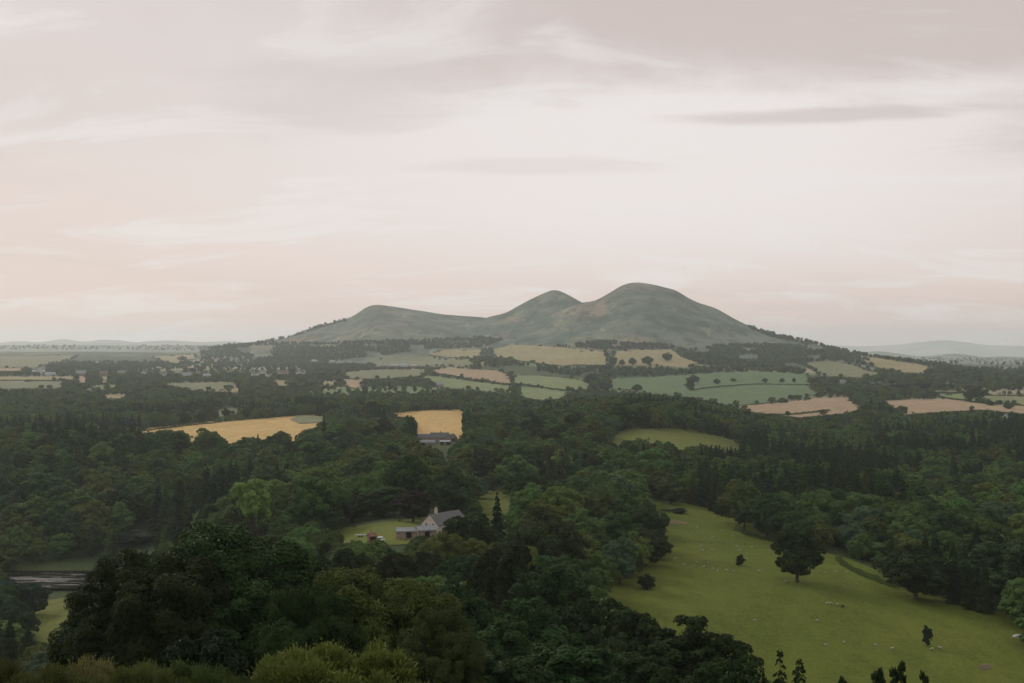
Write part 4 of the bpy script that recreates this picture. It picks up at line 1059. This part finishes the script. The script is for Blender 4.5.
# ------------------------------------------------------------------ hedges
def hedge(label, pts, w, h, leaf, lo=250., dens=1.0, tint='dark', group='field hedges'):
    P = [at(u, p, lo) for u, p in pts]; r = np.random.default_rng(int(abs(pts[0][0]*7+pts[0][1])))
    L = [(P[i+1]-P[i]).length for i in range(len(P)-1)]; tot = sum(L)
    n = int(tot*(w+2*h)*dens*2.2/(leaf*leaf)); n = min(n, 24000)
    s = r.uniform(0, tot, n); ac = np.cumsum([0]+L); k = np.clip(np.searchsorted(ac, s)-1, 0, len(L)-1)
    A = np.array([tuple(p) for p in P]); t = ((s-ac[k])/np.array(L)[k])[:, None]
    c = A[k]*(1-t)+A[k+1]*t
    dd = unit(A[k+1]-A[k]); sd = np.stack([dd[:, 1], -dd[:, 0], np.zeros(n)], 1)
    hh = h*(.7+.6*vnoise(s/(h*1.6), s*0, 5)); ww = w*(.7+.6*vnoise(s/(w*1.7), s*0+9, 6))
    a = r.uniform(0, PI, n); q = r.uniform(.7, 1.05, n)
    off = sd*(np.cos(a)*ww*.5*q)[:, None]; zz = np.sin(a)**.7*hh*q
    X = c+off; X[:, 2] = Z(X[:, 0], X[:, 1])+zz+.0004*X[:, 1]
    Nn = unit(sd*np.cos(a)[:, None]+np.array((0, 0, 1))*np.sin(a)[:, None]+rand_dir(r, n)*.55)
    o0 = np.array(tuple(P[0])); V, Q = leaf_quads(r, X-o0, Nn, leaf)
    o = link('field_hedge', mesh_from('field_hedge', V, Q, [LEAF]), None, tuple(o0)); o.color = TINT[tint]+(1,)
    return tag(o, label, 'hedge', group)
hedge('clipped hedge along the right edge of the sheep pasture, behind the solitary oak', [(838, 561), (846, 567.5), (862, 576), (880, 583), (898, 589)], 2.2, 1.7, .35, tint='mid')
hedge('dark scrubby hedge below the riverside grass, under the river at the left', [(-20, 661), (30, 657), (60, 655), (95, 655)], 6, 4.5, .6, tint='black')
hedge('dark hedge under the wood at the upper right edge of the sheep pasture', [(737, 531), (752, 537), (768, 541), (788, 546)], 3, 2.0, .4, tint='dark')
for lab, pts in [
 ('hedge between the two fields at the far left edge', [(-30, 381.6), (30, 381.4), (76, 381)]),
 ('long hedge between the pinkish and green fields right of the hillside farm', [(420, 374), (440, 375), (475, 381), (512, 385.8)]),
 ('hedge at the lower left of the tan field under the middle hill', [(430, 356), (455, 358.6), (482, 359)]),
 ('hedge across the pale green fields in the centre', [(514, 385), (535, 387.2), (565, 391.5), (592, 391)]),
 ('hedge under the big tan field beneath the middle hill', [(496, 358), (520, 362), (560, 367), (606, 366.2)]),
 ('hedge across the big bluish-green crop field', [(690, 391), (720, 387.5), (765, 385), (812, 386)]),
 ('hedge between the stubble and the green strip on the right', [(940, 397.5), (975, 397), (1030, 400), (1085, 400)]),
 ('hedge above the green strip on the right', [(930, 388.5), (965, 389), (990, 391.6), (1085, 396.6)]),
 ('hedge down the right hill shoulder against the far blue hills', [(846, 352.8), (880, 358.2), (905, 362), (930, 366.4)]),
 ('hedge at the foot of the right-hand stubble field left of the bushes', [(770, 416), (800, 414.8), (830, 411.5)]),
 ('hedge along the top of the left barley field', [(140, 432), (190, 426), (250, 420), (300, 415.5)]),
 ('hedge at the top of the right barley field', [(390, 413), (420, 410.5), (465, 409.3)])]:
    hedge(lab, pts, 4, 2.6 if 'barley' not in lab else 1.6, 1.3 if 'barley' not in lab else .8, 800)

# isolated trees in the far fields
def lone(u, pb, hpx, wpx, label, tint='dark', group='lone trees in the far fields', lo=1500, pr=None):
    v = at(u, pb, lo); h = hpx/F*v.y; w = wpx/F*v.y
    return plant(pr or MFAR[int(u) % 5], v.x, v.y, h, w, tint, label, False, group)
for a in [
 (612.5, 365.5, 9, 9, 'first tree from the left in the tan field below the highest hill'), (622, 365.5, 6, 6, 'small second tree in the tan field below the highest hill'),
 (632.5, 365.5, 8, 7.5, 'third tree from the left in the tan field below the highest hill'), (648, 365, 9, 12, 'widest tree in the tan field below the highest hill'),
 (667.5, 361.5, 9, 10, 'last tree on the right in the tan field below the highest hill'), (590, 384, 10, 13, 'round tree at the left end of the bluish-green crop field'),
 (603, 388.5, 7, 15, 'low wide tree below the round one left of the crop field'), (637, 392, 8, 10, 'tree at the lower edge of the crop field above the wood crest'),
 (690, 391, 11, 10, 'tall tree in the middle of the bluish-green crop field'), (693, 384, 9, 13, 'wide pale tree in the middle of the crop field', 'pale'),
 (717, 384.5, 6, 7, 'small tree on the hedge of the crop field'), (733, 382, 4, 6, 'low tree on the upper part of the crop field'),
 (765, 383, 5, 6, 'tiny tree right of the middle in the crop field'), (782, 383, 5, 5, 'left one of two tiny trees near the right end of the crop field'),
 (794, 383, 5, 4, 'right one of two tiny trees near the right end of the crop field'),
 (970, 397, 13, 14, 'left half of the pair of round trees over the green strip on the right'), (979, 393, 13, 16, 'right half of the pair of round trees over the green strip on the right'),
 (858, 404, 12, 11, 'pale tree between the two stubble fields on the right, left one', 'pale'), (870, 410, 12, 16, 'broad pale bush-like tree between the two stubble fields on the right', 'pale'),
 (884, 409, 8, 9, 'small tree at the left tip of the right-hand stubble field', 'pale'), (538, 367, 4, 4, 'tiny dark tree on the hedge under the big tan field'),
 (226, 417, 9, 9, 'round tree in the pale patch above the left barley field'), (216, 418.5, 6, 6, 'small tree left of the round one above the left barley field'),
 (990, 399, 5, 9, 'low bush along the right end of the green strip hedge'), (1008, 401, 6, 10, 'second low bush along the right end of the green strip hedge'),
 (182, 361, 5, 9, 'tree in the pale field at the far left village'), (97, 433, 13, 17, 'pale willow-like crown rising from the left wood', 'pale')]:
    lone(*a[:5], tint=a[5] if len(a) > 5 else 'dark', lo=700 if a[1] > 415 else 1400)

# ------------------------------------------------------------------ fence, boulder, sheep
def fence(label, pts, hgt=1.15, step=4.0):
    P = [at(u, p, 270) for u, p in pts]
    t = thing('wire_fence', label, 'fence', tuple(P[0]))
    bmw = bmesh.new(); o0 = P[0]; prev = None; n = 0
    post = bmesh.new(); bx(post, -.07, -.07, -.4, .07, .07, hgt); me = bpy.data.meshes.new('post'); post.to_mesh(me); post.free(); me.materials.append(M_WOOD)
    for i in range(len(P)-1):
        L = (P[i+1]-P[i]).length; k = max(1, int(L/step))
        for j in range(k):
            q = P[i].lerp(P[i+1], j/k); q.z = float(Z(q.x, q.y))+.2
            o = link('post', me, t, q-o0); n += 1
            if prev is not None:
                for zz in (.35, .7, 1.05):
                    a = prev-o0+Vector((0, 0, zz)); b_ = q-o0+Vector((0, 0, zz)); w = Vector((0, 0, .03))
                    d = Vector((0, .03, 0))
                    ring0 = [bmw.verts.new(a+w), bmw.verts.new(a+d), bmw.verts.new(a-w), bmw.verts.new(a-d)]; ring1 = [bmw.verts.new(b_+w), bmw.verts.new(b_+d), bmw.verts.new(b_-w), bmw.verts.new(b_-d)]
                    for s in range(4): bmw.faces.new((ring0[s], ring0[(s+1) % 4], ring1[(s+1) % 4], ring1[s]))
            prev = q
    done(bmw, 'wire', M_WOOD, t)
fence('post and wire fence crossing the upper part of the sheep pasture', [(671, 542.5), (700, 543.8), (735, 545), (765, 545.5), (782, 547)])
# boulder
v = at(1018, 638, 270); bm = bmesh.new(); bmesh.ops.create_icosphere(bm, subdivisions=3, radius=1)
for q in bm.verts:
    k = 1+.22*float(fbm(q.co.x*1.7+q.co.z, q.co.y*1.7-q.co.z, 61)); q.co = Vector((q.co.x*1.5*k, q.co.y*1.1*k, q.co.z*.8*k+.3))
o = done(bm, 'boulder', plain('pale_rock', (.36, .34, .31), .9, .3, 2), None, True); o.location = v; tag(o, 'pale boulder on the grass at the right edge under the large green tree', 'boulder')
# sheep: one continuous body each, grown over a skeleton
M_WOOL = plain('wool', (.38, .34, .25), .95, .12, 6); M_BLACKW = plain('dark_wool', (.03, .026, .022), .95, .2, 6)
def sheep_mesh(name, graze, m):
    v = [(-.42, 0, .62), (-.15, 0, .64), (.15, 0, .63), (.38, 0, .66)]
    r = [.21, .27, .26, .20]
    e = [(0, 1), (1, 2), (2, 3)]
    if graze: hd = [((.56, 0, .5), .11), ((.68, 0, .26), .085), ((.76, 0, .1), .055)]
    else: hd = [((.54, 0, .84), .11), ((.64, 0, .96), .10), ((.80, 0, .90), .06)]
    pi = 3
    for p, q in hd: v.append(p); r.append(q); e.append((pi, len(v)-1)); pi = len(v)-1
    v.append((-.58, 0, .55)); r.append(.06); e.append((0, len(v)-1))
    for (b_, x) in ((0, -.38), (3, .32)):
        for s in (-1, 1):
            v.append((x, s*.13, .42)); r.append(.075); e.append((b_, len(v)-1)); v.append((x-.02, s*.13, .2)); r.append(.04); e.append((len(v)-2, len(v)-1))
            v.append((x, s*.13, .0)); r.append(.035); e.append((len(v)-2, len(v)-1))
    me = bpy.data.meshes.new(name); me.from_pydata(v, e, [])
    o = bpy.data.objects.new(name, me); C.objects.link(o)
    sk = o.modifiers.new('skin', 'SKIN'); sk.use_smooth_shade = True
    for i, q in enumerate(r): me.skin_vertices[0].data[i].radius = (q, q)
    me.skin_vertices[0].data[1].use_root = True
    ss_ = o.modifiers.new('sub', 'SUBSURF'); ss_.levels = 1; ss_.render_levels = 1
    dg = bpy.context.evaluated_depsgraph_get(); m2 = bpy.data.meshes.new_from_object(o.evaluated_get(dg)); bpy.data.objects.remove(o)
    m2.name = name; m2.materials.clear(); m2.materials.append(m)
    return m2
SG, SS, SB = sheep_mesh('sheep', True, M_WOOL), sheep_mesh('sheep', False, M_WOOL), sheep_mesh('dark_sheep', True, M_BLACKW)
SP = [(684, 542.5, 0), (702.5, 552, 0), (712, 552, 1), (713, 539, 0), (733, 537.5, 1), (737, 548, 1), (740, 552, 1), (684.5, 566.5, 1), (694, 567.3, 0), (697, 564, 0), (703.5, 568.5, 1), (705, 560.5, 0), (713, 570.3, 0), (717.5, 572.3, 1), (726, 572, 0), (734, 573.3, 1), (746.5, 560.5, 0), (759, 573, 0), (765, 571.5, 0), (783, 570.5, 1), (785.5, 583, 0), (819, 573.3, 0), (825, 573.8, 0), (836, 573.8, 1), (847, 574.3, 0), (826.7, 605.4, 1), (830.6, 605.4, 0), (837.6, 606.2, 0), (817.5, 622.8, 0), (826, 647.5, 1), (844, 644.3, 0), (875.5, 646.8, 0), (892, 651, 1), (932, 651.2, 0), (940.5, 650.2, 1), (754.5, 622.5, 0), (675, 560.5, 0), (701.5, 547, 0), (721, 533, 0), (698, 529, 0), (728, 524, 0), (715, 518, 0), (769, 553, 0), (692, 536, 0), (752, 549, 0), (664, 553, 0)]
for i, (u, py, st) in enumerate(SP):
    v = at(u, py, 270); o = link('sheep', SS if st else SG, None, (v.x, v.y, v.z+.05+.0004*v.y)); o.rotation_euler = (0, 0, random.choice([0, PI])+random.uniform(-.7, .7)); k = random.uniform(.75, 1.0); o.scale = (k, k, k)
    D = v.y
    if py > 640: lab = ['white sheep near the bottom of the pasture', 'pale sheep on the lowest slope of the pasture'][st]+', '+{826: 'first from the left', 844: 'second from the left', 875.5: 'third from the left', 892: 'middle one, right of three others', 932: 'left of the pair below the sapling', 940.5: 'right of the pair below the sapling'}[u]
    elif py > 615: lab = {754.5: 'lone white sheep in the open left side of the lower pasture', 817.5: 'lone tan sheep in the middle of the lower pasture'}[u]
    elif py > 600: lab = {826.7: 'left sheep of the trio beside the dark sheep', 830.6: 'middle sheep of the trio beside the dark sheep', 837.6: 'right sheep of the trio, next to the dark sheep'}[u]
    elif u > 800: lab = 'white sheep right of the solitary oak, '+{819: 'nearest the oak', 825: 'second from the oak', 836: 'third from the oak', 847: 'farthest from the oak'}[u]
    elif u > 780: lab = 'white sheep at the foot of the solitary oak, '+('front one' if py > 575 else 'rear one')
    elif py > 558: 
        row = sorted([q[0] for q in SP if 558 < q[1] < 600 and q[0] < 780]); k_ = row.index(u)+1
        lab = 'white sheep in the scattered flock between the hawthorn and the oak, %s from the left' % ['first', 'second', 'third', 'fourth', 'fifth', 'sixth', 'seventh', 'eighth', 'ninth', 'tenth', 'eleventh', 'twelfth', 'thirteenth', 'fourteenth', 'fifteenth'][k_-1]
    elif py > 545.5:
        row = sorted([q[0] for q in SP if 545.5 < q[1] <= 558 and q[0] < 780]); k_ = row.index(u)+1
        lab = 'white sheep just below the wire fence, %s from the left' % ['first', 'second', 'third', 'fourth', 'fifth', 'sixth', 'seventh', 'eighth'][k_-1]
    else:
        row = sorted([q[0] for q in SP if q[1] <= 545.5]); k_ = row.index(u)+1
        lab = 'small white sheep above the wire fence, %s from the left' % ['first', 'second', 'third', 'fourth', 'fifth', 'sixth', 'seventh', 'eighth', 'ninth'][k_-1]
    tag(o, lab, 'sheep', 'sheep grazing in the pasture')
v = at(842.7, 608.6, 270); o = link('sheep', SB, None, (v.x, v.y, v.z+.2)); o.rotation_euler = (0, 0, .3); o.scale = (1.05,)*3; tag(o, 'single black sheep in the middle of the pasture', 'sheep', 'sheep grazing in the pasture')

# ------------------------------------------------------------------ foreground bushes
GORSE = [proto('gorse_bush', shrub(701+i, 44000, .065, 1.7, 3.0, .3, 48, .6, (.10, .24), (.45, 1.0))) for i in range(3)]
SALLOW = proto('sallow_bush', shrub(711, 60000, .13, 3.4, 6.2, .32, 80, .35, (.07, .19), (.5, 1.0)))
TWIG = proto('leafy_shrub', shrub(713, 2600, .17, 3.2, 2.6, .45, 26, .4, (.08, .22), (.25, 1.0)))
LARCH = [proto('young_larch', conifer(721+i, 5200, .30, 7.5, 4.4, .03, .25, .7)) for i in range(2)]
G = 'gorse bushes along the bottom left edge'
for k, (u, yt, D, w, tint, lab) in enumerate([
 (-8, 664, 21, 90, (.095, .105, .034), 'gorse bush at the bottom left corner, cut by the edge'),
 (42, 672, 19, 110, (.090, .100, .034), 'gorse bush second from the bottom left corner'),
 (84, 661, 22, 96, (.125, .105, .042), 'brownish gorse bush with dry tips at the bottom left'),
 (128, 664, 21, 96, (.105, .115, .034), 'gorse bush in the middle of the bottom left row'),
 (168, 660, 23, 90, (.09, .105, .034), 'tallest gorse bush of the bottom left row'),
 (208, 669, 22, 92, (.070, .085, .026), 'gorse bush second from the right end of the row'),
 (247, 678, 21, 80, (.065, .080, .026), 'low gorse bush at the right end of the row')]):
    hand(u, yt, D, w, GORSE[k % 3], tint, lab, True, G, 'bush', 'gorse_bush')
hand(336, 651, 33, 178, SALLOW, (.115, .128, .030), 'yellow-green sallow bush at the bottom edge left of centre', True, None, 'bush', 'sallow_bush')
hand(780, 651, 92, 30, LARCH[0], (.035, .055, .022), 'young larch at the bottom edge below the pasture, taller one', True, None)
hand(799, 660, 88, 32, LARCH[1], (.035, .055, .022), 'young larch at the bottom edge below the pasture, shorter right one', True, None)
hand(762, 668, 84, 26, LARCH[1], (.030, .048, .02), 'young larch half lost against the low dark tree at the bottom edge', True, None)
for u, yt, D, w, lab in [(840, 676, 55, 30, 'low leafy shrub at the bottom edge right of the larches'), (882, 668, 58, 30, 'leafy shrub at the bottom edge in the middle of the pasture front'), (904, 661, 60, 30, 'tallest thin leafy shrub at the bottom edge below the sapling'), (922, 671, 57, 22, 'small dark shrub right of the tallest thin one at the bottom edge')]:
    hand(u, yt, D, w, TWIG, (.04, .055, .024), lab, True, 'thin shrubs along the bottom right edge', 'bush')

# ------------------------------------------------------------------ sky, sun, haze
SUN_AZ = -38.0; SUN_EL = 30.0      # bearing from straight ahead (left negative) and height
w = bpy.data.worlds.new('World'); sc.world = w; w.use_nodes = True; nt = w.node_tree
bg = nt.nodes['Background']; bg.inputs['Strength'].default_value = .1
sky = nt.nodes.new('ShaderNodeTexSky'); sky.sky_type = 'NISHITA'; sky.sun_disc = False; sky.sun_elevation = math.radians(SUN_EL); sky.sun_rotation = math.radians(SUN_AZ)
tc = nt.nodes.new('ShaderNodeTexCoord'); sp = nt.nodes.new('ShaderNodeSeparateXYZ'); nt.links.new(tc.outputs['Generated'], sp.inputs[0])
X_, Y_, Z_ = sp.outputs
el_ = mth(nt, 'ARCSINE', Z_); az = mth(nt, 'ARCTAN2', X_, Y_)
den = mth(nt, 'ADD', mth(nt, 'MAXIMUM', Z_, 0.0), .17)
cb = nt.nodes.new('ShaderNodeCombineXYZ'); nt.links.new(mth(nt, 'DIVIDE', X_, den), cb.inputs[0]); nt.links.new(mth(nt, 'DIVIDE', Y_, den), cb.inputs[1])
def snoise(scale, detail, rough, st, off, dist=0.):
    mp = nt.nodes.new('ShaderNodeMapping'); nt.links.new(cb.outputs[0], mp.inputs[0]); mp.inputs['Scale'].default_value = st; mp.inputs['Location'].default_value = off
    n = nt.nodes.new('ShaderNodeTexNoise'); n.inputs['Scale'].default_value = scale; n.inputs['Detail'].default_value = detail; n.inputs['Roughness'].default_value = rough; n.inputs['Distortion'].default_value = dist
    nt.links.new(mp.outputs[0], n.inputs['Vector']); return n.outputs['Fac']
K = 10.0
def col(*c): return tuple(v*K for v in c)
cr = nt.nodes.new('ShaderNodeValToRGB'); nt.links.new(mth(nt, 'MULTIPLY', el_, 1/.9), cr.inputs[0])
E = cr.color_ramp.elements
stops = [(0.0, (.79, .61, .55)), (.07/.9, (.785, .655, .60)), (.16/.9, (.775, .685, .645)), (.24/.9, (.74, .665, .64)), (.33/.9, (.70, .625, .60)), (.48/.9, (.74, .76, .77)), (1.0, (1.0, 1.12, 1.17))]
E[0].position = 0; E[0].color = (*stops[0][1], 1); E[1].position = 1; E[1].color = (*stops[-1][1], 1)
for p, c_ in stops[1:-1]:
    e = E.new(p); e.color = (*c_, 1)
base = mixc(nt, 1.0, cr.outputs[0], (K, K, K), 'MULTIPLY')
# mix node multiply clamps nothing here; brighter thin cloud to the right of the middle
glow = mth(nt, 'MULTIPLY', ramp(nt, az, -.42, .12), ramp(nt, az, .62, .2))
glow = mth(nt, 'MULTIPLY', glow, mth(nt, 'MULTIPLY', ramp(nt, el_, .0, .12), ramp(nt, el_, .30, .18)))
base = mixc(nt, mth(nt, 'MULTIPLY', glow, .75), base, col(.90, .85, .835))
n1 = snoise(.75, 7, .62, (.7, 1.0, 1), (3.1, 1.4, 0), .6)
n2 = snoise(2.2, 6, .6, (.6, 1.1, 1), (-1.2, 5.0, 0), .8)
# soft deck over the top right, thinning downwards
wob = mth(nt, 'MULTIPLY', mth(nt, 'SUBTRACT', n1, .5), .20)
deck = ramp(nt, mth(nt, 'ADD', mth(nt, 'ADD', el_, wob), mth(nt, 'MULTIPLY', az, .03)), .188, .240)
deck = mth(nt, 'MULTIPLY', deck, ramp(nt, mth(nt, 'ADD', az, wob), -.20, .06))
base = mixc(nt, mth(nt, 'MULTIPLY', deck, .8), base, col(.60, .51, .475))
# faint mottling everywhere
base = mixc(nt, ramp(nt, n1, .48, .68, 0, .32), base, col(.63, .55, .505))
base = mixc(nt, ramp(nt, n2, .50, .66, 0, .55), base, col(.85, .82, .80))
def streak(a0, e0, aw, eh, amt, c_, ns=.35, sl=0.):
    da = mth(nt, 'DIVIDE', mth(nt, 'SUBTRACT', az, a0), aw)
    de = mth(nt, 'DIVIDE', mth(nt, 'ADD', mth(nt, 'SUBTRACT', el_, e0), mth(nt, 'MULTIPLY', mth(nt, 'SUBTRACT', az, a0), sl)), eh)
    d = mth(nt, 'SQRT', mth(nt, 'ADD', mth(nt, 'MULTIPLY', da, da), mth(nt, 'MULTIPLY', de, de)))
    d = mth(nt, 'ADD', d, mth(nt, 'MULTIPLY', mth(nt, 'SUBTRACT', snoise(3.5, 6, .65, (.5, 1.6, 1), (a0*9, e0*11, 0), .5), .5), ns*4))
    return mixc(nt, mth(nt, 'MULTIPLY', ramp(nt, d, 1.1, .35), amt), base, c_)
base = streak(.255, .1805, .150, .0080, .62, col(.60, .515, .485), .35, .01)
base = streak(.47, .165, .13, .045, .5, col(.62, .535, .50), .4)
base = streak(-.14, .205, .13, .045, .38, col(.60, .53, .505), .4)
base = streak(.03, .145, .12, .010, .3, col(.64, .565, .53), .4)
base = streak(.48, .228, .09, .018, .5, col(.58, .50, .47), .4)
# a little of the clear sky's own light comes through the cloud
base = mixc(nt, ramp(nt, Y_, .25, -.35, 0, .85), base, col(.66, .74, .78))   # the far side of the sky, behind the viewpoint, is cooler
out = mixc(nt, .96, sky.outputs[0], base)
nt.links.new(out, bg.inputs['Color'])
sl_ = bpy.data.lights.new('sun', 'SUN'); so = bpy.data.objects.new('sun', sl_); C.objects.link(so)
sl_.energy = 1.5; sl_.angle = math.radians(15); sl_.color = (1, .92, .80)
d = Vector((math.sin(math.radians(SUN_AZ))*math.cos(math.radians(SUN_EL)), math.cos(math.radians(SUN_AZ))*math.cos(math.radians(SUN_EL)), math.sin(math.radians(SUN_EL))))
so.rotation_euler = d.to_track_quat('Z', 'Y').to_euler()
HZ = .000052
bm = bmesh.new(); bx(bm, -20500, -120, ZC-720, 20500, 32600, 402); hz = done(bm, 'haze', None, None) if False else None
me = bpy.data.meshes.new('haze'); bmesh.ops.recalc_face_normals(bm, faces=bm.faces[:]); bm.to_mesh(me); bm.free()
m = bpy.data.materials.new('air_haze'); m.use_nodes = True; nt = m.node_tree; nt.nodes.clear()
ou = nt.nodes.new('ShaderNodeOutputMaterial'); pv = nt.nodes.new('ShaderNodeVolumePrincipled'); nt.links.new(pv.outputs[0], ou.inputs['Volume'])
pv.inputs['Color'].default_value = (.90, .945, .97, 1); pv.inputs['Density'].default_value = HZ; pv.inputs['Anisotropy'].default_value = .4
me.materials.append(m); hz = link('haze', me); hz['kind'] = 'stuff'; hz['label'] = 'thin evening haze lying over the whole valley'

# ------------------------------------------------------------------ render settings
cy = sc.cycles
cy.max_bounces = 4; cy.diffuse_bounces = 2; cy.glossy_bounces = 1; cy.transmission_bounces = 1; cy.volume_bounces = 3; cy.transparent_max_bounces = 4
cy.caustics_reflective = False; cy.caustics_refractive = False
cy.use_denoising = True; cy.denoiser = 'OPENIMAGEDENOISE'; cy.denoising_input_passes = 'RGB_ALBEDO_NORMAL'
cy.use_adaptive_sampling = True; cy.adaptive_threshold = .02
vs = sc.view_settings; vs.view_transform = 'Standard'; vs.look = 'None'; vs.gamma = 1; vs.use_curve_mapping = False; vs.exposure = 0
